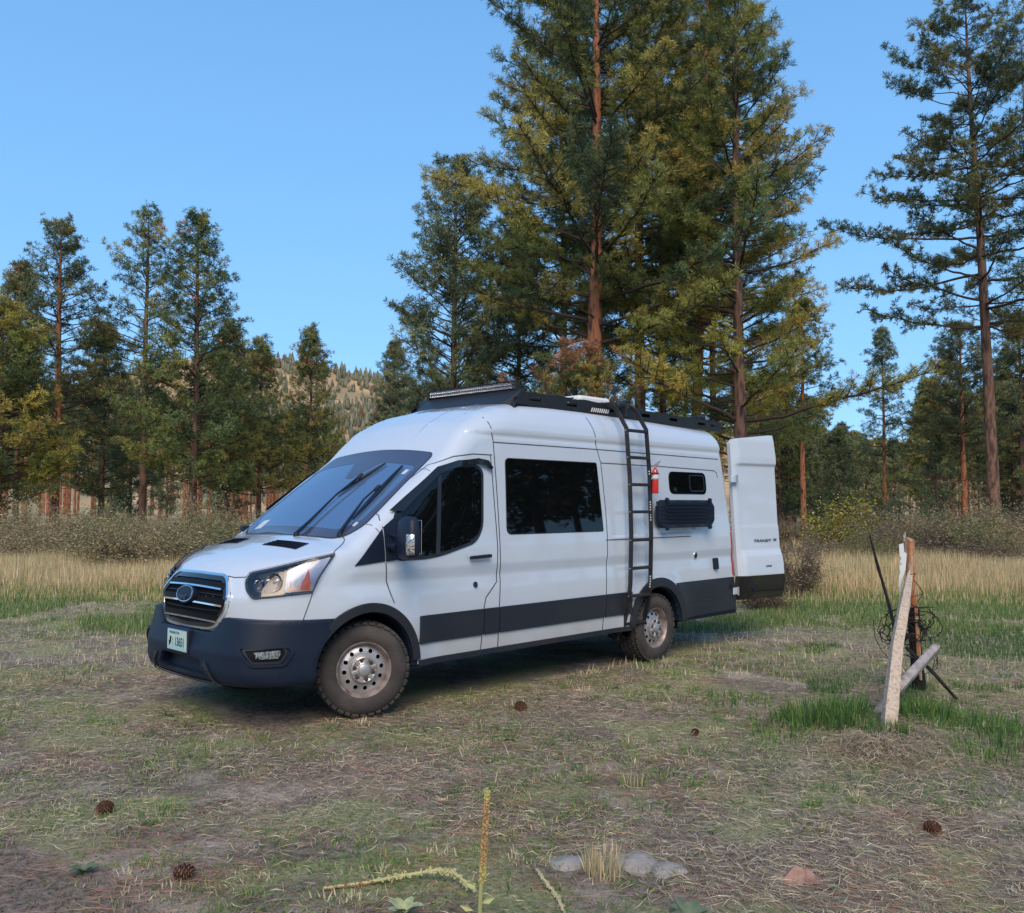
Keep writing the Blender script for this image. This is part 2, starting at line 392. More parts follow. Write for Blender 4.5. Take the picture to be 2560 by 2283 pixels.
def grow(poly, d):
    n = len(poly); A = sum(poly[i-1][0]*poly[i][1]-poly[i][0]*poly[i-1][1] for i in range(n)); s = 1 if A > 0 else -1
    out = []
    for i in range(n):
        a, b, c = [Vector(poly[(i+k) % n]) for k in (-1, 0, 1)]
        e1 = (b-a).normalized() if (b-a).length > 1e-7 else Vector((1, 0)); e2 = (c-b).normalized() if (c-b).length > 1e-7 else e1
        nn = (Vector((e1.y, -e1.x))+Vector((e2.y, -e2.x))); nn = nn.normalized() if nn.length > 1e-6 else Vector((e1.y, -e1.x))
        k = 1/max(nn.dot(Vector((e1.y, -e1.x))), .5); out.append(tuple(b+nn*d*s*k))
    return out
def patch(name, poly, mode, off, mt, parent, thick=.02, hole=None, step=.05, F=None, dome=0.0, flat=False, smooth=True):
    """a panel lying on the body: outline in 2D, standing 'off' proud of the surface, with side walls"""
    F = F or field; o, d = frame(mode)
    def dens(pl):
        out = []
        for i in range(len(pl)):
            a, b = Vector(pl[i]), Vector(pl[(i+1) % len(pl)]); k = max(int((b-a).length/step), 1)
            out += [tuple(a+(b-a)*j/k) for j in range(k)]
        return out
    B = dens(poly); E = [(i, (i+1) % len(B)) for i in range(len(B))]; pts = list(B); loops = [list(range(len(B)))]
    if hole:
        H = dens(hole); n0 = len(pts); pts += H; E += [(n0+i, n0+(i+1) % len(H)) for i in range(len(H))]; loops.append([n0+i for i in range(len(H))])
    def inside(p, pl):
        c = False; x, y = p; n = len(pl)
        for i in range(n):
            (x1, y1), (x2, y2) = pl[i-1], pl[i]
            if (y1 > y) != (y2 > y) and x < (x2-x1)*(y-y1)/(y2-y1)+x1: c = not c
        return c
    xs = [p[0] for p in poly]; ys = [p[1] for p in poly]
    inn = grow(poly, -step*.35)
    for gx in np.arange(min(xs)+step/2, max(xs), step):
        for gy in np.arange(min(ys)+step/2, max(ys), step):
            if inside((gx, gy), inn) and not (hole and inside((gx, gy), grow(hole, step*.35))): pts.append((gx, gy))
    res = delaunay_2d_cdt([Vector(p) for p in pts], E, [], 2 if hole else 1, 1e-6)
    V2, Fc = res[0], [list(f) for f in res[2]]
    Fc = [f for f in Fc if inside((sum(V2[i][0] for i in f)/len(f), sum(V2[i][1] for i in f)/len(f)), poly) and not (hole and inside((sum(V2[i][0] for i in f)/len(f), sum(V2[i][1] for i in f)/len(f)), hole))]
    O = np.array([o(p[0], p[1]) for p in V2]); P, N, hit = project(F, O, d)
    if flat: N = np.tile(-np.array(d, float), (len(P), 1))
    if dome:
        cx, cy = sum(xs)/len(xs), sum(ys)/len(ys); rx = (max(xs)-min(xs))/2; ry = (max(ys)-min(ys))/2
        e = np.array([max(0, 1-max(abs(p[0]-cx)/rx, abs(p[1]-cy)/ry)**2.5) for p in V2])
        P = P+N*(dome*e)[:, None]
    top = P+N*off; bot = top-N*thick
    # boundary edges of the kept faces
    from collections import Counter
    cnt = Counter(); 
    for f in Fc:
        for i in range(len(f)): cnt[tuple(sorted((f[i], f[(i+1) % len(f)])))] += 1
    n = len(V2); VV = list(map(tuple, top)); FF = []; 
    for f in Fc: 
        a = np.cross(top[f[1]]-top[f[0]], top[f[2]]-top[f[0]]); FF.append(tuple(f) if a@N[f[0]] > 0 else tuple(f[::-1]))
    sharp = len(FF); mp = {}
    def vb(i, w):
        k = (i, w)
        if k not in mp: mp[k] = len(VV); VV.append(tuple(top[i] if w == 0 else bot[i]))
        return mp[k]
    for f in list(FF):
        for i in range(len(f)):
            a, b = f[i], f[(i+1) % len(f)]
            if cnt[tuple(sorted((a, b)))] == 1: FF.append((vb(b, 0), vb(a, 0), vb(a, 1), vb(b, 1)))
    ob = mesh_np(name, np.array(VV), F=FF, mat=mt, parent=parent)
    if smooth:
        sm = np.zeros(len(FF), bool); sm[:sharp] = True
        ob.data.polygons.foreach_set('use_smooth', sm)
    return ob
def strip(name, pts, mode, w, off, mt, parent, F=None, thick=.004, step=.04, closed=False, high=0.0):
    """a thin line following the body (panel gaps, mouldings)"""
    F = F or field; o, d = frame(mode); L = []
    pts = list(pts)+([pts[0]] if closed else [])
    for i in range(len(pts)-1):
        a, b = Vector(pts[i]), Vector(pts[i+1]); k = max(int((b-a).length/step), 1)
        L += [tuple(a+(b-a)*j/k) for j in range(k)]
    L.append(pts[-1])
    P, N, hit = project(F, np.array([o(*p) for p in L]), d); P = P[hit]; N = N[hit]
    V = []; Fc = []
    for i in range(len(P)):
        t = P[min(i+1, len(P)-1)]-P[max(i-1, 0)]; t /= np.linalg.norm(t)+1e-9; s = np.cross(t, N[i]); s /= np.linalg.norm(s)+1e-9
        c = P[i]+N[i]*off
        V += [c-s*w/2-N[i]*thick, c-s*w/2, c+N[i]*high, c+s*w/2, c+s*w/2-N[i]*thick]
    for i in range(len(P)-1):
        for k in range(4): Fc.append((i*5+k, i*5+k+1, i*5+5+k+1, i*5+5+k))
    return mesh_np(name, np.array(V), F=Fc, mat=mt, parent=parent)
def text(name, body, size, mt, parent, Mx, ext=.001, shear=0.0, sx=1.0, bold=0.0, align='CENTER'):
    cu = bpy.data.curves.new(name, 'FONT'); cu.body = body; cu.size = size; cu.extrude = ext; cu.shear = shear; cu.align_x = align; cu.align_y = 'CENTER'; cu.offset = bold
    t = bpy.data.objects.new('tmp', cu); COL.objects.link(t); dg = bpy.context.evaluated_depsgraph_get(); dg.update()
    me = bpy.data.meshes.new_from_object(t.evaluated_get(dg)); bpy.data.objects.remove(t); me.name = name
    me.transform(Mx @ Matrix.Diagonal((sx, 1, 1, 1))); me.materials.clear(); me.materials.append(mt)
    o = bpy.data.objects.new(name, me); return link(o, parent)

van = empty('camper_van', (0, 0, 0), label='white high-roof camper van parked on the grass with a black roof rack', cat='van')
V, Q, N = surface_net(field, (-5.65, -1.15, .30), (1.15, 1.15, 2.85), .031)
_c4 = V[Q].mean(1); _rf = np.hypot(_c4[:, 0]-FAX, _c4[:, 2]-FAZ); _rr = np.hypot(_c4[:, 0]-RAX, _c4[:, 2]-RAZ)
_blk = (_rf < .480) | (_rr < .485) | ((_c4[:, 0] > .5) & (_c4[:, 2] < .71)) | (_c4[:, 2] < .375) | ((_c4[:, 0] < -4.3) & (_c4[:, 2] < .43))
body = mesh_np('body', V, tris=Q, mats=[M['paint'], M['plastic']], fmat=_blk.astype(np.int32), parent=van, smooth=True, normals=N)
mesh_tris = len(Q)
# hit a body point seen at a photo position (2041-wide units): gives the outlines measured on the photo
def bodyhit(pts, F=None):
    F = F or field; out = []
    for dx, dy in pts:
        v = _d + _r*(dx*1.2543-PW/2)/FPX - _u*(dy*1.2543-PH/2)/FPX
        P, N, h = project(F, np.array([CAM]), v/np.linalg.norm(v), 3.0, 13.0, 400); out.append(P[0])
    return np.array(out)

for md in ('side', 'right'):
    # arches, lower cladding
    def arc(cx, cz, r, a0, a1, n=30): return [(cx+r*math.cos(math.radians(a0+(a1-a0)*i/n)), cz+r*math.sin(math.radians(a0+(a1-a0)*i/n))) for i in range(n+1)]
    fl = arc(FAX, FAZ, .505, 12, 168)[::1]
    patch('wheel_arch_flare', [(.52, .50)]+arc(FAX, FAZ, .500, 14, 178)+[(-.475, .42)]+[(-.40, .42)]+arc(FAX, FAZ, .434, 177, 15)+[(.45, .50)], md, .024, M['trim'], van, thick=.09, step=.045)
    patch('wheel_arch_flare', arc(RAX, RAZ, .530, 6, 176)+[(-4.36, .38), (-4.29, .38)]+arc(RAX, RAZ, .440, 176, 4)+[(-3.39, .345), (-3.30, .345)], md, .022, M['trim'], van, thick=.09, step=.045)
    for a, b, c, e in ((-.490, -1.215, -.470, -1.20), (-1.228, -1.405, -1.214, -1.40), (-1.418, -2.935, -1.412, -2.905)):
        patch('lower_moulding', rounded([(c, .535), (a, .757), (b, .757), (e, .535)], .008, 2), md, .016, M['trim'], van, thick=.03)
    patch('lower_moulding', rounded([(-2.918, .535), (-2.948, .757), (-3.36, .757), (-3.335, .535)], .006, 2), md, .016, M['trim'], van, thick=.03)
    patch('rear_cladding', rounded([(-4.31, .570), (-4.17, .795), (-5.40, .795), (-5.45, .57)], .01, 2), md, .016, M['trim'], van, thick=.03)
    patch('rear_cladding', rounded([(-4.34, .40), (-4.32, .562), (-5.45, .562), (-5.44, .41)], .01, 2), md, .020, M['trim'], van, thick=.03)
    patch('sill_strip', [(-.47, .362), (-.47, .408), (-3.36, .408), (-3.36, .362)], md, .014, M['trim'], van, thick=.03)
    patch('wheel_well_edge', [(-3.40, .365), (-3.40, .40), (-3.30, .40), (-3.30, .365)], md, .012, M['trim'], van)
    # cab door window
    gl = rounded([(-.285, 1.24), (-.285, 1.555), (-.42, 1.675), (-.752, 1.918), (-.944, 1.977), (-1.165, 1.990), (-1.232, 1.95), (-1.200, 1.47), (-1.12, 1.355), (-.653, 1.243)], [.02, .03, .08, .1, .1, .06, .05, .1, .1, .2])
    tri = [(.155, 1.190), (-.148, 1.475), (-.285, 1.585), (-.295, 1.21), (-.148, 1.212)]
    patch('window_seal', rounded(grow(gl, .030), .02, 2), md, .006, M['trim'], van)
    w = patch('door_window', gl, md, .011, M['glass'], van, thick=.012)
    patch('mirror_base_trim', rounded([(.150, 1.190), (-.140, 1.470), (-.140, 1.214)], .004, 2), md, .008, M['plastic'], van)
    patch('mirror_base_trim', rounded([(-.150, 1.480), (-.330, 1.60), (-.330, 1.225), (-.150, 1.213)], .004, 2), md, .014, M['plastic'], van)
    patch('window_pillar', [(-.735, 1.925), (-.775, 1.945), (-.705, 1.248), (-.660, 1.238)], md, .016, M['trim'], van)
    vo = [(-.24, 1.595), (-.40, 1.71), (-.757, 1.962), (-.96, 2.035), (-1.19, 2.066), (-1.31, 2.050), (-1.365, 1.985)]
    vi = [(-1.330, 1.965), (-1.275, 2.00), (-1.17, 2.012), (-.96, 1.985), (-.76, 1.915), (-.50, 1.725), (-.34, 1.60)]
    patch('wind_deflector', vo+vi, md, .034, M['gloss_black'], van, thick=.006, step=.04)
    # side windows
    bw = rounded([(-1.525, 1.397), (-1.552, 2.080), (-2.868, 2.080), (-2.915, 1.397)], [.06, .05, .02, .02])
    patch('window_seal', grow(bw, .007), md, .003, M['seam'], van)
    patch('side_window', bw, md, .007, M['glass'], van)
    if md == 'side':
        sw = rounded([(-4.150, 1.79), (-4.150, 2.022), (-4.89, 2.022), (-4.89, 1.79)], .07)
        patch('window_seal', grow(sw, .010), md, .005, M['gloss_black'], van)
        swo = patch('vent_window', sw, md, .010, M['glass'], van)
        sf = rounded([(-4.545, 1.82), (-4.545, 1.992), (-4.835, 1.992), (-4.835, 1.82)], .03)
        patch('slider_frame', grow(sf, .012), md, .016, M['plastic'], swo, hole=grow(sf, -.004), step=.03)
        patch('shore_power_inlet', rounded([(-4.97, .905), (-4.97, 1.035), (-5.045, 1.035), (-5.045, .905)], .015), md, .035, M['plastic'], van, thick=.04)
        pt = [(-4.60+.033*math.cos(a), 1.08+.042*math.sin(a)) for a in np.linspace(0, 2*PI, 17)[:-1]]
        pp = patch('water_port', pt, md, .010, M['chrome'], van)
        patch('port_plug', [(-4.60+.020*math.cos(a), 1.08+.026*math.sin(a)) for a in np.linspace(0, 2*PI, 13)[:-1]], md, .016, M['plastic'], pp)
        patch('key_lock', [(-1.125+.022*math.cos(a), .970+.026*math.sin(a)) for a in np.linspace(0, 2*PI, 15)[:-1]], md, .012, M['trim'], van)
        patch('parking_sensor', [(-5.33+.030*math.cos(a), .685+.036*math.sin(a)) for a in np.linspace(0, 2*PI, 15)[:-1]], md, .024, M['plastic'], van)
    # door handle, filler
    hd = patch('door_handle', rounded([(-1.035, 1.190), (-1.035, 1.218), (-1.285, 1.228), (-1.285, 1.198)], .012), md, .045, M['plastic'], van, thick=.022)
    patch('handle_cup', [(-1.13+.075*math.cos(a), 1.215+.045*math.sin(a)) for a in np.linspace(0, 2*PI, 19)[:-1]], md, .002, M['paint'], van, thick=.006)
    # panel gaps
    def gap(p, **k): return strip('panel_gap', p, md, .009, .0022, M['seam'], van, **k)
    gap([(-.150, 1.205), (-.160, 1.06), (-.19, .95), (-.215, .885)]); gap([(-.148, 1.475), (-.15, 1.54), (-.19, 1.61), (-.40, 1.765), (-.74, 2.0), (-.94, 2.075), (-1.15, 2.105), (-1.385, 2.105)])
    gap([(-1.365, 2.10), (-1.40, 1.27), (-1.39, .98), (-1.25, .85), (-1.225, .757)]); gap([(-1.205, .535), (-1.19, .41)])
    gap([(-1.345, 2.55), (-1.385, 2.40), (-1.41, 2.25), (-1.425, 1.6), (-1.435, 1.0), (-1.415, .757)]); gap([(-1.407, .535), (-1.40, .41)])
    gap([(-1.41, 2.222), (-2.89, 2.222), (-5.22, 2.205)]); gap([(-2.83, 2.55), (-2.87, 2.40), (-2.90, 2.22), (-2.945, 2.085), (-2.975, 1.6), (-2.978, 1.30), (-2.955, .9), (-2.945, .757)]); gap([(-2.90, .535), (-2.885, .41)])
    gap([(-2.945, 2.085), (-4.0, 2.082), (-5.10, 2.064), (-5.155, 2.04), (-5.175, 1.98)])
    gap([(-2.95, 1.302), (-4.5, 1.302)])
    # tail lamp on the rear corner
    patch('tail_lamp', rounded([(-5.395, 1.37), (-5.375, 1.33), (-5.395, .83), (-5.452, .80), (-5.445, 1.30)], .008, 2), md, .012, M['red'], van, step=.03)
    # roof swage ends and flare screws
# creases of the bonnet, wings and nose from the photo
CR1 = lambda x, y: ((350+x/2.141)/1.2543, (950+y/2.141)/1.2543)
CR5 = lambda x, y: ((360+x/4.082)/1.2543, (1350+y/4.082)/1.2543)
CR6 = lambda x, y: ((980+x/2.346)/1.2543, (930+y/2.346)/1.2543)
def path3(name, pts, w, mt, parent, off=.003, mirror=True, F=None, step=.03):
    """thin strip through surface points"""
    F = F or field
    for sgn in ((1, -1) if mirror else (1,)):
        P = []
        for i in range(len(pts)-1):
            a, b = np.array(pts[i]), np.array(pts[i+1]); k = max(int(np.linalg.norm(b-a)/step), 1)
            for j in range(k): P.append(a+(b-a)*j/k)
        P.append(np.array(pts[-1])); P = np.array(P); P[:, 1] *= sgn
        for _ in range(3):
            g = grad(F, P); P = P-F(P)[:, None]*g/np.maximum((g*g).sum(1), .2)[:, None]
        N = grad(F, P); N /= np.linalg.norm(N, axis=1)[:, None]; V = []; Fc = []
        for i in range(len(P)):
            t = P[min(i+1, len(P)-1)]-P[max(i-1, 0)]; t /= np.linalg.norm(t)+1e-9; s = np.cross(t, N[i]); c = P[i]+N[i]*off
            V += [c-s*w/2-N[i]*.004, c-s*w/2, c+s*w/2, c+s*w/2-N[i]*.004]
        for i in range(len(P)-1):
            for k in range(3): Fc.append((i*4+k, i*4+k+1, i*4+4+k+1, i*4+4+k))
        mesh_np(name, np.array(V), F=Fc, mat=mt, parent=parent)
# ---- front bumper: its own solid
WB = table([(-.3, 1.012), (.2, 1.012), (.5, 1.0), (.66, .965), (.78, .90), (.88, .80), (.96, .64), (1.02, .40), (1.045, .15), (1.07, 0), (1.3, -.5)], .03, -1, 1.6)
def bumper_f(P):
    x, y, z = P[..., 0], P[..., 1], P[..., 2]; ay = np.sqrt(y*y+1e-6)
    tilt = .05*np.clip((z-.62)/.2, -.2, 1)+.10*np.clip((.45-z)/.2, 0, 1)**1.5
    xb = x+tilt
    f = smax((ay-1.012-.0*z+tilt*.25), (xb-(1.047-.10*ay**2-.42*ay**8))*.8, .10)
    zt = .715+.115*np.clip((ay-.40)/.11, 0, 1)-.02*np.clip((ay-.6)/.4, 0, 1)
    zb = .335+.03*np.clip(ay-.5, 0, 1)
    f = np.maximum(f, z-zt); f = smax(f, zb-z, .05)
    f = np.maximum(f, .10-x)
    f = np.maximum(f, -(np.hypot(x-FAX, z-FAZ)-.452))
    # lower air intake
    a = np.maximum(np.maximum(ay-(.30+.5*(.52-z)), z-.515), np.maximum(.405-z, .93-xb))
    f = np.maximum(f, -a)
    return f
V, Q, N = surface_net(bumper_f, (.05, -1.06, .28), (1.12, 1.06, .88), .016)
bumper = mesh_np('front_bumper', V, tris=Q, mat=M['plastic'], parent=van, smooth=True)
try: bumper.data.set_sharp_from_angle(angle=math.radians(50))
except Exception: pass
# centre valance ridge, like a shallow U
for sg in (1, -1):
    path3('bumper_ridge', [(.99, .38, .500), (.975, .43, .45), (.95, .50, .385)], .035, M['trim'], bumper, off=.016, mirror=False, F=bumper_f) if sg == 1 else path3('bumper_ridge', [(.99, -.38, .500), (.975, -.43, .45), (.95, -.50, .385)], .035, M['trim'], bumper, off=.016, mirror=False, F=bumper_f)
path3('bumper_ridge', [(.99, -.42, .375), (1.0, 0, .375), (.99, .42, .375)], .025, M['trim'], bumper, off=.012, mirror=False, F=bumper_f)
bmx = MB()
for z in (.43, .46, .49): bmx.box((.90, 0, z), (.03, .66, .008))
bmx.build('intake_slats', M['plastic'], bumper)
PK = [(.188, .648), (-.185, .648), (-.22, .612), (-.20, .558), (-.156, .499), (.069, .499), (.144, .578)]
PI_ = [(.117, .613), (-.146, .631), (-.161, .596), (-.129, .536), (.057, .535)]; FG = [(.052, .602), (-.128, .614), (-.130, .585), (-.112, .558), (.006, .556)]
for md in ('diag', 'diagr'):
    patch('fog_lamp_bezel', rounded(PK, .025, 3), md, .016, M['plastic'], bumper, F=bumper_f, hole=rounded(grow(PK, -.020), .02, 3), thick=.02, step=.03)
    patch('fog_lamp_bezel', rounded(grow(PI_, .014), .02, 3), md, .010, M['trim'], bumper, F=bumper_f, hole=rounded(PI_, .015, 3), thick=.02, step=.03)
    patch('fog_lamp_recess', rounded(PI_, .015, 3), md, .001, M['grille'], bumper, F=bumper_f, thick=.01, step=.03)
    fo = patch('fog_lamp', rounded(FG, .008, 2), md, .004, mat('fog_reflector', (.62, .60, .55), .22, metal=.7, noise=(60, (.20, .19, .17), .45, .6)), bumper, F=bumper_f, thick=.01, step=.03)
    for k in range(7):
        a_ = -.112+.024*k; patch('lens_rib', [(a_-.0025, .562), (a_+.0025, .562), (a_+.0025, .605), (a_-.0025, .605)], md, .008, M['reflector'], fo, F=bumper_f, thick=.004)
    patch('fog_lens', rounded(FG, .008, 2), md, .012, M['clear'], fo, F=bumper_f, thick=.004, step=.03)
# grille
gout = [(0, 1.126), (.36, 1.120), (.425, 1.088), (.522, .975), (.500, .87), (.395, .745), (.30, .728), (0, .722)]
gout = gout+[(-a, b) for a, b in gout[::-1][1:-1]]
go = rounded(gout, [.05, .03, .05, .06, .05, .04, .05, .05, .05, .04, .05, .06, .05, .03], 4)
gr = empty('grille'); gr.parent = van
patch('grille_recess_shade', go, 'front', .004, M['dark'], gr, thick=.01)  # flat black panel paints the shaded recess behind the slats
patch('frame', go, 'front', .030, M['chrome'], gr, hole=rounded(grow(gout, -.016), .03, 3), thick=.04, step=.04)
patch('inner_rim', grow(gout, -.014), 'front', .022, M['gloss_black'], gr, hole=grow(gout, -.045), thick=.03, step=.04)
def gbar(zc, w, zdrop=.012):
    p = [(y, zc+.026-zdrop*(abs(y)/w)**2) for y in np.linspace(-w, w, 13)]+[(y, zc-.026-zdrop*(abs(y)/w)**2) for y in np.linspace(w, -w, 13)]
    patch('slat', p, 'front', .024, M['grille'], gr, thick=.03, step=.06)
    q = [(y, zc-.014-zdrop*(abs(y)/w)**2) for y in np.linspace(-w+.02, w-.02, 13)]+[(y, zc-.026-zdrop*(abs(y)/w)**2) for y in np.linspace(w-.02, -w+.02, 13)]
    patch('chrome_strip', q, 'front', .032, M['chrome'], gr, thick=.02, step=.06)
gbar(1.046, .43); gbar(.940, .485); gbar(.822, .43)
for k in range(7):
    z = .762+.0*k
for z in (.775, .87, .99, 1.09):
    w = .36 if z < .8 or z > 1.07 else .46
    path3('fine_slat', [(.95, -w, z), (.97, 0, z), (.95, w, z)], .007, M['plastic'], gr, off=.010, mirror=False)
ell = lambda a, b, cy, cz, n=32: [(cy+a*math.cos(2*PI*k/n), cz+b*math.sin(2*PI*k/n)) for k in range(n)]
em = patch('emblem', ell(.130, .058, 0, .960), 'front', .050, M['plastic'], gr, thick=.05, step=.03)
patch('emblem_ring', ell(.120, .049, 0, .960), 'front', .056, M['chrome'], em, hole=ell(.1155, .0455, 0, .960), thick=.01, step=.03)
M['blue'] = mat('emblem_blue', (.004, .008, .028), .55)
patch('emblem_face', ell(.1145, .0448, 0, .960), 'front', .054, M['blue'], em, thick=.01, step=.03)
R_front = Matrix(((0, 0, 1, 0), (1, 0, 0, 0), (0, 1, 0, 0), (0, 0, 0, 1)))
te = text('emblem_script', 'Ford', .054, mat('script_grey', (.22, .24, .28), .25, metal=.8), em, Matrix.Translation((1.043, 0, .957)) @ R_front, shear=.35, sx=1.1, ext=.002)
# licence plate
plm = mat('plate_base', (.50, .68, .64), .35, coat=.5); plb = mat('plate_mountain', (.36, .58, .62), .4); plt_ = mat('plate_ink', (.03, .10, .13), .5)
pl = empty('licence_plate'); pl.parent = van
p_ = MB(); p_.box((1.068, 0, .625), (.010, .315, .162), bev=.003); p_.build('plate_frame', M['chrome'], pl)
p_ = MB(); p_.box((1.0745, 0, .625), (.004, .300, .148)); p_.build('plate_face', plm, pl)
p_ = MB(); p_.prism([(-.149, .552), (.149, .552), (.149, .575), (.09, .590), (.03, .603), (-.01, .618), (-.05, .600), (-.10, .590), (-.149, .578)], lambda a, b: (1.0768, a, b), lambda a, b: (1.0774, a, b)); p_.build('plate_mountain', plb, pl)
Tp = lambda y, z, x=1.0775: Matrix.Translation((x, y, z)) @ R_front
text('plate_state', 'WASHINGTON', .028, plt_, pl, Tp(-.035, .680), sx=.85, ext=.0006)
text('plate_number', '13651', .092, plt_, pl, Tp(.052, .612), sx=.68, ext=.0008, bold=.002)
text('plate_side', 'E\nC', .026, plt_, pl, Tp(-.060, .612), ext=.0006)
orca = [(-.125, .575), (-.118, .60), (-.128, .615), (-.118, .618), (-.105, .610), (-.108, .635), (-.098, .655), (-.090, .640), (-.078, .650), (-.085, .625), (-.088, .605), (-.100, .590), (-.112, .582)]
p_ = MB(); p_.prism(orca, lambda a, b: (1.0776, a, b), lambda a, b: (1.0784, a, b)); p_.build('plate_whale', M['dark'], pl)
p_ = MB(); p_.box((1.045, 0, .625), (.05, .33, .19), bev=.01); p_.build('plate_bracket', M['plastic'], pl)
# headlights
HL = [(.169, 1.087), (.1435, 1.141), (-.007, 1.174), (-.217, 1.226), (-.456, 1.282), (-.403, 1.197), (-.359, 1.120), (-.330, 1.05), (-.315, 1.008), (-.105, .990), (.0997, .970), (.145, 1.015)]
HLr = rounded(HL, [.04, .04, .1, .1, .01, .05, .05, .05, .01, .1, .04, .04], 3)
for md, sg in (('diag', 1), ('diagr', -1)):
    hl = empty('headlight'); hl.parent = van
    patch('lamp_housing', HLr, md, .002, M['gloss_black'], hl, thick=.02, step=.04)
    o, d = frame(md)
    chrome_back = [(.10, 1.03), (.085, 1.125), (-.01, 1.150), (-.12, 1.165), (-.10, 1.02), (.0, 1.0)]
    patch('reflector_bowl', rounded(chrome_back, .04, 3), md, .004, mat('bowl_grey', (.07, .075, .085), .3, metal=.6), hl, thick=.02, step=.03)
    sidep = [(-.135, 1.165), (-.22, 1.205), (-.43, 1.262), (-.34, 1.10), (-.315, 1.022), (-.13, 1.012)]
    patch('side_reflector', rounded(sidep, .015, 2), md, .005, mat('pale_reflector', (.26, .31, .42), .35, metal=.7), hl, thick=.02, step=.03)
    for (a0, z0, r0, sq) in ((-.055, 1.088, .066, 1.0), (.055, 1.078, .040, 1.0)):
        P, N_, _h = project(field, np.array([o(a0, z0)]), d); n_ = Vector((.85, .52*sg, .05)).normalized()
        Mx = Matrix.Translation(Vector(P[0])+Vector(N_[0])*.004) @ n_.to_track_quat('Z', 'Y').to_matrix().to_4x4()
        b_ = MB(); b_.lathe([(r0, .022), (r0*.98, .024), (r0*.90, .016), (r0*.6, .004), (r0*.25, -.002), (r0*.22, .012), (.001, .014)], 28, Mx); b_.build('projector', M['reflector'], hl, smooth=True)
    for j, (a0, w_) in enumerate(((-.20, .006), (-.165, .004), (-.19, .003), (-.27, .004))):
        patch('reflector_rib', [(a0-w_, 1.03), (a0+w_, 1.03), (a0+w_, 1.10-.01*j), (a0-w_, 1.10-.01*j)], md, .010, M['white_plain'], hl, thick=.004)
    patch('turn_signal_reflection', [(-.228, 1.028), (-.238, 1.075), (-.262, 1.125), (-.280, 1.175), (-.292, 1.13), (-.300, 1.08), (-.298, 1.028)], md, .012, M['amber'], hl, thick=.01, step=.03)  # flame-shaped amber patch paints the turn signal's reflection
    if False: patch('turn_signal_bulb', [(-.180, 1.026), (-.186, 1.075), (-.196, 1.10), (-.206, 1.07), (-.208, 1.026)], md, .011, M['amber'], hl, thick=.01, step=.03)
    patch('painted_amber_glow', [(-.15, 1.022), (-.15, 1.055), (-.31, 1.066), (-.31, 1.022)], md, .008, mat('peach_glow', (.62, .40, .26), .25, metal=.5), hl, thick=.004, step=.03)  # warm glow in the reflector, painted as a flat peach patch
    patch('headlight_lens', HLr, md, .034, M['clear'], hl, thick=.006, step=.035)
    patch('headlight_surround', grow(HLr, .006), md, .004, M['seam'], hl, hole=grow(HLr, -.010), thick=.01, step=.05)
# bonnet lines
path3('panel_gap', [(.865, 0, 1.128), (.855, .36, 1.122), (.838, .44, 1.108), (.815, .54, 1.118), (.782, .575, 1.150)], .007, M['seam'], van)
path3('panel_gap', [(.281, .926, 1.286), (.292, .919, 1.295), (.20, .87, 1.34), (.11, .805, 1.38), (.085, .76, 1.40), (.095, .73, 1.41)], .007, M['seam'], van)
path3('panel_gap', [(.482, .932, 1.005), (.52, .925, .90), (.553, .914, .80)], .006, M['seam'], van)
path3('panel_gap', [(-.065, .848, 1.505), (-.085, .89, 1.49), (-.10, .935, 1.46), (-.11, .955, 1.44)], .005, M['seam'], van)
path3('panel_gap', [(-.676, .783, 1.958), (-.70, .83, 1.955), (-.70, .88, 1.94)], .005, M['seam'], van)
# cowl vents on the bonnet
for sg in (1, -1):
    vp = [(.475, .20*sg), (.345, .22*sg), (.290, .585*sg), (.425, .61*sg)]
    if sg < 0: vp = vp[::-1]
    v_ = patch('bonnet_vent', vp, 'top', .004, M['plastic'], van, thick=.01, step=.04)
    for k in range(4):
        t = (k+.5)/4; a = Vector(vp[0])*(1-t)+Vector(vp[1])*t; b = Vector(vp[3])*(1-t)+Vector(vp[2])*t
        strip('vent_slat', [tuple(a+(b-a)*.03), tuple(a+(b-a)*.97)], 'top', .012, .009, M['dark'], v_)
# windscreen
WS = [(.185, 0), (.172, .25), (.12, .66), (.06, .775), (-.06, .838), (-.472, .786), (-.834, .742), (-.866, .705), (-.872, .35), (-.876, 0)]
WS = WS+[(a, -b) for a, b in WS[::-1][1:-1]]
WSr = rounded(WS, [.1, .1, .08, .06, .05, .1, .03, .03, .1, .1, .1, .03, .03, .1, .05, .06, .08, .1], 3)
patch('windscreen_surround', grow(WSr, .010), 'top', .002, M['seam'], van, thick=.01, step=.08)
wsc = patch('windscreen', WSr, 'top', .006, M['windscreen'], van, thick=.01, step=.08)
WI = [(.06, 0), (.04, .60), (-.02, .70), (-.09, .765), (-.47, .735), (-.68, .705), (-.70, .66), (-.715, .2), (-.60, .12), (-.50, .05), (-.50, -.05), (-.60, -.12), (-.715, -.2), (-.70, -.66), (-.68, -.705), (-.47, -.735), (-.09, -.765), (-.02, -.70), (.04, -.60)]
patch('windscreen_edge_band', WSr, 'top', .0075, M['frit'], wsc, hole=rounded(WI, .03, 3), thick=.004, step=.08)
for (x_, y_, a_, b_) in ((-.04, .745, .02, .016), (-.62, .655, .028, .022), (.02, -.56, .05, .05)):
    patch('sticker', [(x_-a_, y_-b_), (x_+a_, y_-b_), (x_+a_, y_+b_), (x_-a_, y_+b_)], 'top', .0095, mat('sticker_pale', (.50, .60, .66), .5), wsc, thick=.002)
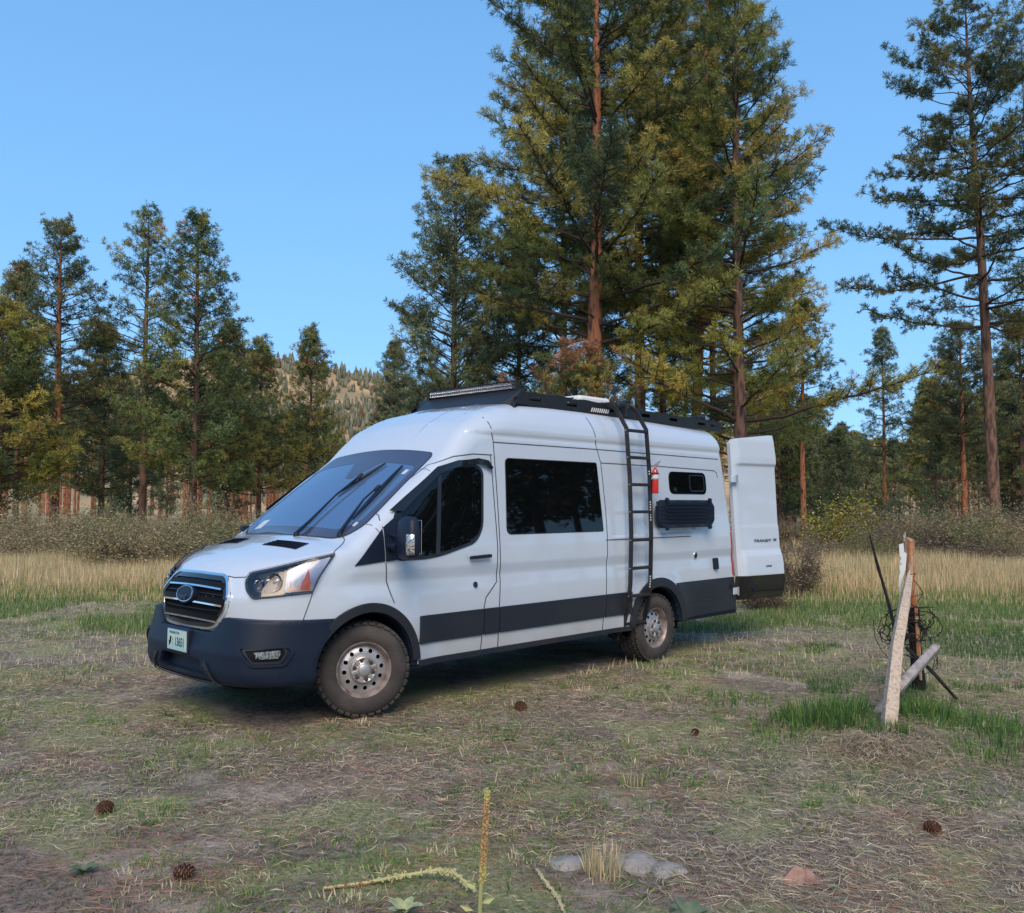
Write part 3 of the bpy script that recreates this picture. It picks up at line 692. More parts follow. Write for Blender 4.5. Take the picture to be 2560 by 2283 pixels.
def lift(p, h, F=field):
    P = np.array([p], float)
    for _ in range(4):
        g = grad(F, P); P = P-F(P)[:, None]*g/np.maximum((g*g).sum(1), .2)[:, None]
    g = grad(F, P); n_ = g[0]/np.linalg.norm(g[0]); return Vector(P[0]+n_*h)
for arm, bl in (([(.185, .24, 1.40), (.02, .215, 1.50), (-.258, .188, 1.704), (-.492, .21, 1.88)], [(-.30, .125, 1.73), (-.692, .303, 2.01)]),
                ([(.080, .702, 1.41), (-.06, .665, 1.52), (-.25, .60, 1.66), (-.385, .600, 1.77)], [(-.071, .680, 1.528), (-.672, .563, 1.98)])):
    wp = empty('wiper'); wp.parent = van
    m_ = MB(); m_.tube([lift(p, h) for p, h in zip(arm, (.02, .035, .045, .045))], [.016, .013, .008, .008], 8); m_.build('wiper_arm', M['plastic'], wp, smooth=True)
    m_ = MB(); a, b = bl; pp = [tuple(np.array(a)*(1-t)+np.array(b)*t) for t in np.linspace(0, 1, 9)]
    m_.tube([lift(p, .022) for p in pp], [.008, .012, .014, .016, .018, .016, .014, .012, .008], 6); m_.build('wiper_blade', M['plastic'], wp)
    c = lift(arm[-1], .035); m_ = MB(); m_.box(c, (.07, .035, .035), rot=Matrix.Rotation(math.radians(38), 4, 'Y'), bev=.008); m_.build('blade_clip', M['plastic'], wp)
    m_ = MB(); m_.lathe([(.001, .03), (.022, .028), (.026, 0)], 14, Matrix.Translation(lift(arm[0], .0))); m_.build('pivot_cap', M['plastic'], wp, smooth=True)

# ---- door mirrors
for sg in (1, -1):
    mr = empty('door_mirror'); mr.parent = van
    def msec(z):
        t = (z-1.235)/.335
        return t
    prof = [(1.235, .055, .035), (1.25, .105, .052), (1.29, .122, .070), (1.38, .125, .074), (1.46, .118, .070), (1.53, .100, .060), (1.555, .085, .045), (1.568, .045, .022)]
    Vv = []; Ff = []; n = 24; c0 = Vector((-.215, 1.205, 0)) if sg > 0 else Vector((-.56, -1.07, 0)); rot = Matrix.Rotation(math.radians(-8 if sg > 0 else 98), 3, 'Z')
    for z, hw, hd_ in prof:
        for k in range(n):
            w = 2*PI*k/n; cx, sy = math.cos(w), math.sin(w)
            e = .6; X = hd_*math.copysign(abs(cx)**e, cx)*(1.0 if cx > 0 else .55); Y = hw*math.copysign(abs(sy)**e, sy)
            Vv.append(c0+rot @ Vector((X, Y, 0))+Vector((.02*(1.4-z), 0, z)))
    for i in range(len(prof)-1):
        for k in range(n): Ff.append((i*n+k, i*n+(k+1) % n, (i+1)*n+(k+1) % n, (i+1)*n+k))
    Ff += [tuple(range(n))[::-1], tuple((len(prof)-1)*n+k for k in range(n))]
    m_ = MB(); m_.add(Vv, Ff); m_.build('mirror_shell', M['plastic'], mr, smooth=True)
    m_ = MB(); (m_.box((-.262, 1.20, 1.41), (.006, .19, .26), bev=.002) if sg > 0 else m_.box((-.56, -1.118, 1.41), (.19, .006, .26), bev=.002)); m_.build('mirror_glass', M['chrome'], mr)
    m_ = MB(); m_.tube([(-.20 if sg > 0 else -.46, .98*sg, 1.33), (-.20 if sg > 0 else -.50, (1.09 if sg > 0 else 1.04)*sg, 1.325)], [.05, .045], 12, squash=.8); m_.tube([(-.20 if sg > 0 else -.46, .97*sg, 1.43), (-.20 if sg > 0 else -.50, (1.10 if sg > 0 else 1.04)*sg, 1.40)], [.018, .016], 8); m_.build('mirror_arm', M['plastic'], mr, smooth=True)
    # indicator lamp wrapped round the outer lower edge
    m_ = MB(); pr = [(1.275, .0), (1.29, .012), (1.36, .014), (1.42, .012), (1.435, .0)]; n2 = 9; VV = []; FF2 = []
    for z, o_ in pr:
        hw = np.interp(z, [p[0] for p in prof], [p[1] for p in prof]); hd_ = np.interp(z, [p[0] for p in prof], [p[2] for p in prof])
        for k in range(n2):
            w = math.radians(-8+85*k/(n2-1)); cx, sy = math.cos(w), math.sin(w)*sg
            X = (hd_+.002+o_*.6)*abs(cx)**.6*(1 if cx > 0 else -1); Y = (hw+.002+o_*.6)*math.copysign(abs(sy)**.6, sy)
            VV.append(c0+rot @ Vector((X, Y, 0))+Vector((.02*(1.4-z), 0, z)))
    for i in range(len(pr)-1):
        for k in range(n2-1): FF2.append((i*n2+k, i*n2+k+1, (i+1)*n2+k+1, (i+1)*n2+k))
    # only the outer half carries the lamp
    keep = [f for f in FF2 if all((f_ % n2) >= 3 for f_ in f)]; used = sorted({i for f in keep for i in f}); ix = {a: b for b, a in enumerate(used)}
    m_ = MB(); m_.add([VV[i] for i in used], [tuple(ix[i] for i in f) for f in keep]); lo_ = m_.build('indicator_lamp', mat('indicator_clear', (.62, .62, .64), .12, metal=.55, noise=(45, (.16, .15, .15), .42, .62, (1, 1, 2.2))), mr, smooth=True)

m_ = MB(); m_.box((.03, -.845, 1.44), (.10, .05, .05), bev=.012); m_.build('cowl_end_cap', M['plastic'], van)
m_ = MB(); m_.box((.03, .845, 1.425), (.03, .02, .02), bev=.004); m_.build('cowl_end_cap', M['paint'], van)
# ---- wheels
def make_wheel(parent):
    """wheel facing +Z local (outer side)"""
    w = empty('wheel'); w.parent = parent
    R = .390; m_ = MB(); w.scale = (1, 1, 1)
    m_.lathe([(.212, -.03), (.215, .004), (.235, .018), (.275, .030), (.315, .030), (.350, .016), (.372, -.012), (.380, -.030), (.380, -.205), (.352, -.238), (.30, -.25), (.21, -.235)], 72)
    ty = m_.build('tyre', M['rubber'], w, smooth=True)
    for k in range(36):      # shoulder and tread lugs
        a = 2*PI*k/36; 
        for (h, r, dx, dy, dz, tw) in ((-.008, .364, .026, .054 if k % 2 else .045, .050, .12), (-.052, .381, .022, .048, .034, -.2), (-.108, .382, .022, .046, .046, .25), (-.165, .381, .022, .048, .034, .2), (-.215, .366, .030, .050, .050, -.15)):
            aa = a+(PI/36 if abs(h+.108) > .04 and abs(h+.108) < .08 else 0)
            tilt = .55 if h > -.03 else (-.55 if h < -.2 else 0)
            rot = Matrix.Rotation(aa, 4, 'Z') @ Matrix.Rotation(tilt, 4, 'Y') @ Matrix.Rotation(tw, 4, 'X')
            b = MB(); b.box((0, 0, 0), (dx, dy, dz), bev=.004)
            if k == 0: pass
            LUG.append((rot, Vector((r*math.cos(aa), r*math.sin(aa), h)), (dx, dy, dz)))
    lm = MB()
    for rot, c, dd in LUG: lm.box(c, dd, rot=rot, bev=.004)
    tl = lm.build('tread_lugs', M['rubber'], ty); tl['kind'] = 'stuff'; LUG.clear()
    m_ = MB(); m_.lathe([(.198, -.03), (.199, .004), (.206, .012), (.218, .013), (.222, .004), (.216, -.01)], 64); m_.lathe([(.199, .004), (.192, -.012), (.186, -.030), (.186, -.20)], 64); m_.build('rim_lip', M['rimlip'], w, smooth=True).scale = (1.06, 1.06, 1)
    # disc with twelve round holes
    disc = MB(); nh = 12; rh = .0165; rc = .146
    pts = []; E = []
    def loop(c, r, n):
        s0 = len(pts)
        for k in range(n): pts.append((c[0]+r*math.cos(2*PI*k/n), c[1]+r*math.sin(2*PI*k/n)))
        for k in range(n): E.append((s0+k, s0+(k+1) % n))
    loop((0, 0), .188, 64); loop((0, 0), .110, 40); hc = []
    for k in range(nh):
        c = (rc*math.cos(2*PI*k/nh+.12), rc*math.sin(2*PI*k/nh+.12)); hc.append(c); loop(c, rh, 14)
    for k in range(60): pts.append((.170*math.cos(2*PI*k/60), .170*math.sin(2*PI*k/60))); pts.append((.124*math.cos(2*PI*k/60), .124*math.sin(2*PI*k/60)))
    res = delaunay_2d_cdt([Vector(p) for p in pts], E, [], 1, 1e-6)
    Fk = []
    for f in res[2]:
        cx = sum(res[0][i][0] for i in f)/len(f); cy = sum(res[0][i][1] for i in f)/len(f); r = math.hypot(cx, cy)
        if r > .188 or r < .109 or any(math.hypot(cx-c[0], cy-c[1]) < rh*.97 for c in hc): continue
        Fk.append(tuple(f))
    zf = lambda r: -.052+.030*math.sin(min(max((.188-r)/.078, 0), 1)*PI*.55)
    VD = [(p[0], p[1], zf(math.hypot(p[0], p[1]))) for p in res[0]]
    disc.add(VD, Fk); disc.build('disc', M['steel'], w, smooth=True).scale = (1.06, 1.06, 1)
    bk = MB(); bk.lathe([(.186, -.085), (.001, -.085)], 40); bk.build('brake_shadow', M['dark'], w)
    m_ = MB(); m_.lathe([(.110, -.024), (.106, -.008), (.101, .010), (.092, .016), (.082, .012), (.074, .004), (.060, .010), (.048, .016), (.044, .030), (.038, .034), (.001, .036)], 40); hub = m_.build('hub', M['steel'], w, smooth=True); hub.scale = (1.06, 1.06, 1)
    for k in range(6):
        a = 2*PI*k/6+.25; rot = Matrix.Rotation(a, 4, 'Z')
        b = MB(); b.lathe([(.016, .004), (.016, .017), (.011, .019), (.011, .022), (.001, .024)], 12, rot @ Matrix.Translation((.076, 0, 0))); b.build('nut_recess', M['rust'], hub)
        a2 = a+PI/6; rot = Matrix.Rotation(a2, 4, 'Z'); b = MB(); b.box(rot @ Vector((.076, 0, .012)), (.050, .032, .018), rot=rot, bev=.006); b.build('spoke', M['steel'], hub)
    return w
LUG = []
wh = make_wheel(van)
def place_wheel(w, c, ang, side):
    # ang: steering angle
    # local +Z -> outward
    out = Vector((math.sin(math.radians(ang)), math.cos(math.radians(ang)), 0)) if side > 0 else Vector((-math.sin(math.radians(ang)), -math.cos(math.radians(ang)), 0))
    z = out; x = Vector((0, 0, 1)); y = z.cross(x); 
    w.matrix_basis = Matrix(((x.x, y.x, z.x, c[0]), (x.y, y.y, z.y, c[1]), (x.z, y.z, z.z, c[2]), (0, 0, 0, 1))) @ Matrix.Scale(.945, 4)
def copy_tree(o, parent=None):
    c = o.copy(); COL.objects.link(c); c.parent = parent
    for ch in list(o.children): copy_tree(ch, c).matrix_parent_inverse = ch.matrix_parent_inverse
    return c
place_wheel(wh, (.025, .955, .388), 24, 1)
w2 = copy_tree(wh, van); place_wheel(w2, (-3.835, .965, .336), 0, 1)
w3 = copy_tree(wh, van); place_wheel(w3, (.03, -.95, .388), 24, -1)
w4 = copy_tree(wh, van); place_wheel(w4, (-3.835, -.965, .336), 0, -1)
# white outlined lettering on the rear tyre
for i, ch in enumerate('ALLTERRAIN'):
    a = math.radians(52-i*9.5); r = .292
    Mx = Matrix.Translation((r*math.cos(a), -r*math.sin(a), .0305)) @ Matrix.Rotation(-a-PI/2, 4, 'Z')
    pass
# underbody
m_ = MB(); m_.box((-2.4, 0, .43), (5.9, 1.5, .16)); m_.box((-2.6, 0, .56), (4.4, 1.1, .2)); m_.tube([(-3.83, -.8, .34), (-3.83, .8, .34)], .05, 10); m_.tube([(.03, -.8, .40), (.03, .8, .40)], .04, 10)
m_.lathe([(.001, -.12), (.09, -.10), (.13, 0), (.09, .10), (.001, .12)], 14, Matrix.Translation((-3.83, 0, .34)) @ Matrix.Rotation(PI/2, 4, 'Y')); m_.tube([(-3.7, .1, .36), (-.6, .05, .42)], .035, 8); m_.box((.45, 0, .38), (.8, 1.2, .14))
m_.build('chassis', M['dark'], van)
for (cx, cz) in ((FAX, FAZ), (RAX, RAZ)):
    for sg in (1, -1):
        b = MB(); aa_ = [math.radians(-8+196*k/24) for k in range(25)]; b.add([(cx+.445*math.cos(a), yy*sg, cz+.445*math.sin(a)) for yy in (.48, .96) for a in aa_], [(k, k+1, 26+k, 25+k) for k in range(24)]); b.build('wheel_well', M['dark'], van)
        b = MB(); b.box((cx, .47*sg, cz+.2), (.86, .02, .44)); b.build('wheel_well_wall', M['dark'], van)
m_ = MB(); m_.tube([(-4.3, .55, .38), (-5.2, .50, .34)], .09, 12); m_.build('exhaust', M['dark'], van, smooth=True)

# ---- rear end
dk = mat('rear_interior_shade', (.01, .010, .010), .9)
patch('rear_opening_shade', rounded([(.02, .60), (.86, .60), (.84, 2.40), (.02, 2.46)], .05), 'back', .003, dk, van, thick=.01, step=.2)  # near-black sheet paints the unlit interior behind the open door
patch('closed_rear_door', rounded([(-.01, .55), (-.90, .55), (-.85, 2.40), (-.01, 2.50)], .05), 'back', .03, M['paint'], van, thick=.05, step=.12)
m_ = MB(); m_.box((-5.50, .0, .50), (.12, 1.80, .14), bev=.03); m_.build('rear_step_bumper', M['plastic'], van)
DT = table([(.40, .05), (.52, .055), (.60, .088), (.80, .098), (.95, .088), (1.03, .070), (1.12, .034), (1.38, .016), (1.42, .004), (2.10, -.030), (2.145, -.028), (2.165, -.008), (2.24, -.008), (2.45, -.038), (2.56, -.065), (2.8, -.15)], .008, .3, 2.9)
ang = math.radians(10); dn = Vector((math.sin(ang), math.cos(ang), 0)); ds = Vector((-math.cos(ang), math.sin(ang), 0)); hinge = Vector((-5.475, 1.0, 0))
rd = empty('open_rear_door'); rd.parent = van
def door_zt(s): return 2.465+.075*min(s/.72, 1)-.05*max(0, (.06-s)/.06)**2
def dpt(s, z, off=0.0):
    # pressed lower and upper fields keep a flat margin near the hinge
    mg = min(max((s-.03)/.07, 0), 1); base = np.interp(z, [.5, .8, 1.1, 2.1, 2.5], [.04, .055, .030, -.030, -.055])
    v = base+(float(DT(z))-base)*mg-.02*max(0, 1-s/.03)**2
    return hinge+ds*s+dn*(v+off)+Vector((0, 0, z))
def door_sheet(name, s0, s1, z0, z1, mt, ns=16, nz=90, off=0.0, thick=.05, rtop=False):
    Vv = []; Ff = []
    for side in (0, 1):
        for j in range(nz+1):
            for i in range(ns+1):
                s = s0+(s1-s0)*i/ns; zt_ = door_zt(s) if rtop else z1; z = z0+(zt_-z0)*j/nz
                Vv.append(dpt(s, z, off if side == 0 else off-thick))
    K = (ns+1)*(nz+1)
    for j in range(nz):
        for i in range(ns):
            a = j*(ns+1)+i; Ff.append((a, a+1, a+ns+2, a+ns+1)); Ff.append((K+a, K+a+ns+1, K+a+ns+2, K+a+1))
    for j in range(nz):
        for i in (0, ns): a = j*(ns+1)+i; Ff.append((a, a+ns+1, K+a+ns+1, K+a))
    for i in range(ns):
        for j in (0, nz): a = j*(ns+1)+i; Ff.append((a, a+1, K+a+1, K+a))
    m = MB(); m.add(Vv, Ff); o = m.build(name, mt, rd, smooth=True); return o
door_sheet('door_panel', .0, .80, .800, 0, M['paint'], rtop=True, ns=24, nz=150)
door_sheet('door_cladding', .0, .80, .515, .795, M['gloss_black'], ns=10, nz=20, off=.006)
m_ = MB()
for i in range(40):
    pass
m_.tube([dpt(.808, z, -.02) for z in np.linspace(.56, 2.52, 40)], .014, 6); m_.build('door_weatherstrip', M['plastic'], rd)
def on_door(s, z, off=.004): 
    p = dpt(s, z, off); x = ds; y = Vector((0, 0, 1)); n_ = x.cross(y)
    if n_.dot(dn) < 0: n_ = -n_
    return Matrix(((x.x, y.x, n_.x, p.x), (x.y, y.y, n_.y, p.y), (x.z, y.z, n_.z, p.z), (0, 0, 0, 1)))
text('door_lettering', 'TRANSIT', .048, M['gloss_black'], rd, on_door(.46, 1.215, .008), sx=1.75, shear=.25, ext=.002)
text('door_lettering', '350', .042, M['gloss_black'], rd, on_door(.70, 1.222, .008), sx=1.0, shear=.25, ext=.002)
text('door_lettering', 'AWD', .034, M['gloss_black'], rd, on_door(.50, .905, .006), sx=1.3, shear=.25, ext=.002)
for z in (.655,):
    m_ = MB(); m_.lathe([(.001, .014), (.028, .012), (.032, 0)], 16, on_door(.20, z, .006)); m_.build('parking_sensor', M['plastic'], rd, smooth=True)
for z in (1.97, .62):
    hg = MB(); hg.box((-5.435, 1.005, z), (.10, .035, .085), bev=.008); hg.box((-5.485, 1.015, z), (.04, .05, .065), bev=.006); hg.build('door_hinge', M['paint'], van)
    hg = MB(); hg.tube([(-5.475, 1.03, z-.05), (-5.475, 1.03, z+.05)], .013, 8); hg.build('hinge_pin', M['steel'], van)
M_lamp = MB()
# ---- roof rack
rk = empty('roof_rack'); rk.parent = van
def rail(sg):
    m = MB(); y = .775*sg; x0, x1 = -1.86, -5.54
    zb = lambda x: 2.618+(x+1.86)*.016; ztp = lambda x: 2.748+(x+1.86)*.020
    slots = [-2.13, -2.68, -3.95, -4.50, -5.10, -5.38, -3.30]; sw_ = .16
    slots = sorted(slots, reverse=True)
    def seg(a, b, f0, f1):
        V = [(a, y-.004, f0(a)), (b, y-.004, f0(b)), (b, y-.004, f1(b)), (a, y-.004, f1(a))]; V += [(p[0], y+.004, p[2]) for p in V]
        m.add(V, [(0, 1, 2, 3), (7, 6, 5, 4), (0, 4, 5, 1), (1, 5, 6, 2), (2, 6, 7, 3), (3, 7, 4, 0)])
    lo = lambda x: zb(x)+.050; hi = lambda x: ztp(x)-.035
    seg(x0+.0, x1, zb, lo); seg(x0-.06, x1, hi, ztp)
    c = x0-.03
    for s_ in slots: seg(c, s_+sw_/2, lo, hi); c = s_-sw_/2
    seg(c, x1, lo, hi)
    # inner dark lining gives the slots depth
    m.box(((x0+x1)/2, y-.06*sg, 2.655), (abs(x1-x0)-.1, .006, .09)); m.box(((x0+x1)/2, y-.028*sg, 2.715-.035), (abs(x1-x0), .05, .005))
    return m.build('side_rail', M['rack'], rk)
rail(1); rail(-1)
for x in (-2.25, -2.75, -3.25, -3.9, -4.4, -4.9, -5.4):
    m_ = MB(); m_.box((x, 0, 2.738+(x+1.86)*.014), (.045, 1.54, .022), bev=.004); m_.build('crossbar', M['rack'], rk)
m_ = MB(); ys = np.linspace(-.78, .78, 25)
Vf = []; Ff = []
for y in ys:
    zb_ = float(ZT(-1.86)-KT(-1.86)*y*y+.012); zb_ = zb_-(.045 if abs(y) > .7 else 0)
    e = max(0, (abs(y)-.70)/.08)
    Vf += [(-1.80-.02*e, y, zb_-.02), (-1.99, y, 2.775), (-2.01, y, 2.775), (-1.84, y, zb_-.02)]
for i in range(len(ys)-1):
    for k in range(4): Ff.append((i*4+k, i*4+(k+1) % 4, i*4+4+(k+1) % 4, i*4+4+k))
m_.add(Vf, Ff); m_.build('wind_fairing', M['rack'], rk)
lb = empty('light_bar'); lb.parent = van
lx0 = -1.985
m_ = MB(); m_.box((lx0-.03, 0, 2.818), (.055, 1.28, .078), bev=.008); m_.build('bar_body', M['rack'], lb)
for k in range(52):
    if k == 0: m0 = MB(); 
    m0.box((lx0-.03, -.625+1.25*k/51, 2.861), (.05, .006, .016))
m0.build('cooling_fins', M['rack'], lb)
m_ = MB()
nl = 44
for r_ in (0, 1):
    for k in range(nl):
        cy = -.61+1.22*(k+.5)/nl; cz = 2.803+.032*r_
        m_.lathe([(.0128, .0), (.0125, .006), (.006, -.004), (.003, .003), (.0005, .004)], 8, Matrix.Translation((lx0-.001, cy, cz)) @ Matrix.Rotation(PI/2, 4, 'Y'))
m_.build('led_reflectors', M['reflector'], lb)
m_ = MB(); m_.box((lx0+.004, 0, 2.819), (.004, 1.25, .066)); m_.build('bar_lens', mat('bar_lens', (.95, .96, .97), .03, trans=1.0, ior=1.15), lb)
for y in (-.645, .645):
    m_ = MB(); m_.box((lx0-.03, y, 2.81), (.07, .012, .10), bev=.003); m_.box((lx0-.03, y*.985, 2.765), (.07, .05, .012)); m_.build('end_bracket', M['rack'], lb)
# roof fan, cables, deck gear, awning bracket
m_ = MB(); m_.box((-3.74, -.02, 2.80), (.56, .52, .18), bev=.03, taper=1); m_.build('roof_fan', M['white_plain'], van, smooth=False)
m_ = MB()
rr_ = random.Random(4)
for k in range(5):
    pts = [(-1.99-.42*t, .60-.10*k*t+.05*math.sin(5*t+k), 2.80+.035*math.sin(4*t+k)-.05*t) for t in np.linspace(0, 1, 14)]
    m_.tube(pts, .009, 6)
for k in range(4):
    pts = [(-2.3-.5*k+.22*math.cos(a), .45+.16*math.sin(a), 2.765+.012*math.sin(3*a)+.012*(k % 2)) for a in np.linspace(0, 6.5, 26)]
    m_.tube(pts, .008, 6)
m_.build('cable_coil', M['rack'], van)
m_ = MB(); m_.box((-5.33, .60, 2.735), (.16, .10, .05), bev=.012); m_.build('rear_work_light', M['rack'], van)
m_ = MB(); m_.tube([(-3.62, .80, 2.70), (-3.62, .80, 2.78), (-3.42, .78, 2.76)], .014, 6); m_.box((-3.46, .80, 2.73), (.16, .07, .07), bev=.02); m_.tube([(-3.50, .84, 2.62), (-3.50, .84, 2.72)], .016, 8); m_.build('ladder_mount', M['rack'], rk)
# grip strips on the rail below the ladder head
for k in range(9):
    m_ = MB(); x = -2.98-.034*k; m_.add([(x, .7805, 2.625), (x-.016, .7805, 2.625), (x-.034, .7805, 2.668), (x-.018, .7805, 2.668)], [(0, 1, 2, 3)]); m_.prism([(x, 2.625), (x-.016, 2.625), (x-.036, 2.668), (x-.020, 2.668)], lambda a, b: (a, .7795, b), lambda a, b: (a, .7825, b)); m_.build('slotted_vent', M['white_plain'], rk)
an = empty('roof_paddle', (0, 0, 0), label='small black paddle on a thin tilted rod standing up from the van roof', cat='antenna')
m_ = MB(); m_.tube([(-4.00, .15, 2.78), (-4.23, .10, 2.985)], .007, 6); m_.build('rod', M['steel'], an)
m_ = MB(); dr = Vector((-4.23+4.0, -.05, .205)).normalized(); m_.box(Vector((-4.23, .10, 2.985))+dr*.055, (.055, .055, .15), rot=Vector((0, 0, 1)).rotation_difference(dr).to_matrix().to_4x4(), bev=.018); m_.build('paddle_head', M['plastic'], an)

# ---- ladder
ld = empty('side_ladder', (-3.40, 1.06, .3), label='tall black steel ladder hung from the roof rack down the van side', cat='ladder')
path = [(.76, 2.715), (.84, 2.715), (.915, 2.66), (1.045, 2.455), (1.085, 1.95), (1.10, 1.35), (1.085, .85), (1.055, .62), (.99, .41), (.885, .275), (.80, .300)]
def lrail(x, pth, name='ladder_rail'):
    m = MB(); dpt_ = .044; n = len(pth); A = []; B = []
    for i, (y, z) in enumerate(pth):
        a = Vector(pth[max(i-1, 0)]); b = Vector(pth[min(i+1, n-1)]); t = (b-a).normalized(); nn = Vector((t.y, -t.x))
        A.append(Vector((y, z))+nn*dpt_/2); B.append(Vector((y, z))-nn*dpt_/2)
    V = []; F = []
    for i in range(n):
        for (q, xx) in ((A[i], x-.008), (A[i], x+.008), (B[i], x+.008), (B[i], x-.008)): V.append((xx+3.40, q[0]-1.06, q[1]-.3))
    for i in range(n-1):
        for k in range(4): F.append((i*4+k, i*4+(k+1) % 4, i*4+4+(k+1) % 4, i*4+4+k))
    F += [(3, 2, 1, 0), tuple((n-1)*4+k for k in range(4))]
    m.add(V, F); return m.build(name, M['rung'], ld)
lrail(-3.235, path); lrail(-3.585, path[1:9])
ry = lambda z: float(np.interp(z, [.41, .62, .85, 1.35, 1.95, 2.455, 2.66], [.99, 1.055, 1.085, 1.10, 1.085, 1.045, .915]))
for z in (2.432, 2.150, 1.868, 1.586, 1.296, 1.006, .722, .432):
    m_ = MB(); m_.box((-3.41+3.40, ry(z)-1.06+.002, z-.3), (.335, .040, .032), bev=.004); m_.build('rung', M['rung'], ld)
    for x in (-3.226, -3.594):
        m_ = MB(); m_.lathe([(.001, .006), (.007, .005), (.007, 0)], 8, Matrix.Translation((x+3.40, ry(z)-1.06, z-.3)) @ Matrix.Rotation(PI/2 if x > -3.4 else -PI/2, 4, 'Y')); m_.build('bolt', M['steel'], ld)
for z0, n_ in ((1.985, 2), (1.50, 8), (.80, 5)):
    for k in range(n_):
        z = z0+.027*k; m_ = MB(); m_.lathe([(.0085, 0), (.001, .0006)], 10, Matrix.Translation((-3.5762+3.40, ry(z)-1.06+.006, z-.3)) @ Matrix.Rotation(PI/2, 4, 'Y')); m_.build('drilled_hole', M['white_plain'], ld)
# lower support brace
m_ = MB(); m_.tube([(-3.30, .90, .30), (-3.45, .86, .27), (-3.50, .80, .33)], .022, 8); m_.build('foot_bracket', M['rack'], van)

# ---- fire extinguisher
fe = empty('fire_extinguisher', (-3.615, 1.135, 1.775), label='small red fire extinguisher with white label strapped to the ladder rail', cat='fire extinguisher'); fe.scale = (.86, .86, .92)
m_ = MB(); m_.lathe([(.001, 0), (.036, .002), (.041, .012), (.041, .235), (.036, .262), (.022, .285), (.016, .292), (.016, .30), (.001, .30)], 24); m_.build('cylinder', M['extred'], fe, smooth=True)
m_ = MB(); m_.lathe([(.0418, .175), (.0418, .222)], 24); m_.build('label_sleeve', M['white_plain'], fe, smooth=True)
for z in (.165, .225): 
    m_ = MB(); m_.lathe([(.043, z), (.043, z+.014), (.046, z+.014), (.046, z), (.043, z)], 24); m_.box((.048, 0, z+.007), (.03, .03, .014)); m_.build('strap', M['rack'] if z > .2 else M['steel'], fe)
m_ = MB(); m_.tube([(0, 0, .295), (0, 0, .335)], .012, 10); m_.box((.0, .02, .338), (.024, .06, .014), bev=.004); m_.build('valve', M['steel'], fe)
m_ = MB(); m_.tube([(0, .02, .345), (.01, .085, .372)], .007, 6); m_.tube([(0, .02, .330), (.04, .08, .30), (.075, .085, .262)], .007, 6); m_.build('lever', M['steel'], fe)
m_ = MB(); m_.lathe([(.001, .018), (.018, .016), (.018, 0)], 14, Matrix.Translation((0, .022, .325)) @ Matrix.Rotation(-PI/2, 4, 'X')); m_.build('gauge', M['steel'], fe)
# ---- traction boards
tb = empty('traction_boards', (-4.31, 1.0, 1.56), label='stack of black ribbed plastic traction boards mounted below the small side window', cat='traction boards')
def oct_(w, h, c): return [(-w+c, -h), (w-c, -h), (w, -h+c), (w, h-c), (w-c, h), (-w+c, h), (-w, h-c), (-w, -h+c)]
for k, yy in enumerate((.030, .052, .074)):
    m_ = MB(); m_.prism(oct_(.545, .152, .075), lambda a, b: (a, yy, b), lambda a, b: (a, yy+.018, b)); m_.build('board', M['plastic'], tb)
m_ = MB()
for z in (.075, .0, -.075):
    m_.box((0, .100, z+.028), (.86, .022, .012), bev=.004); m_.box((0, .098, z-.012), (.84, .016, .012), bev=.004)
m_.build('long_rib', M['plastic'], tb)
studs = MB()
for z in (.075, .0, -.075):
    for k in range(26):
        x = -.42+.84*k/25; studs.box((x, .110, z+.030), (.014, .022, .018), taper=.6, rot=Matrix.Rotation(.4, 4, 'Y')); studs.box((x+.015, .105, z-.010), (.014, .018, .018), taper=.6, rot=Matrix.Rotation(-.4, 4, 'Y'))
for sx in (-1, 1):
    for z in np.linspace(-.08, .08, 5):
        for q in (.47, .51): studs.lathe([(.001, .014), (.008, .010), (.009, 0)], 7, Matrix.Translation((sx*q, .092, z)) @ Matrix.Rotation(-PI/2, 4, 'X'))
so = studs.build('grip_studs', M['plastic'], tb); so['kind'] = 'stuff'
for x in (-.30, 0, .30):
    for z in (.133, -.133):
        m_ = MB(); m_.box((x, .088, z), (.13, .016, .030), bev=.008); m_.build('grab_handle', M['trim'], tb)
for x in (-.44, .42):
    for z in (.150, -.152):
        m_ = MB(); m_.lathe([(.001, .03), (.024, .026), (.028, 0)], 14, Matrix.Translation((x, .085, z)) @ Matrix.Rotation(-PI/2, 4, 'X')); m_.build('mount_knob', M['plastic'], tb, smooth=True)
m_ = MB(); m_.tube([(-.44, -.04, .12), (-.44, .05, .12)], .02, 8); m_.tube([(.42, -.04, .12), (.42, .05, .12)], .02, 8); m_.tube([(-.44, -.04, -.12), (-.44, .05, -.12)], .02, 8); m_.tube([(.42, -.04, -.12), (.42, .05, -.12)], .02, 8); m_.build('mount_pin', M['rack'], tb)
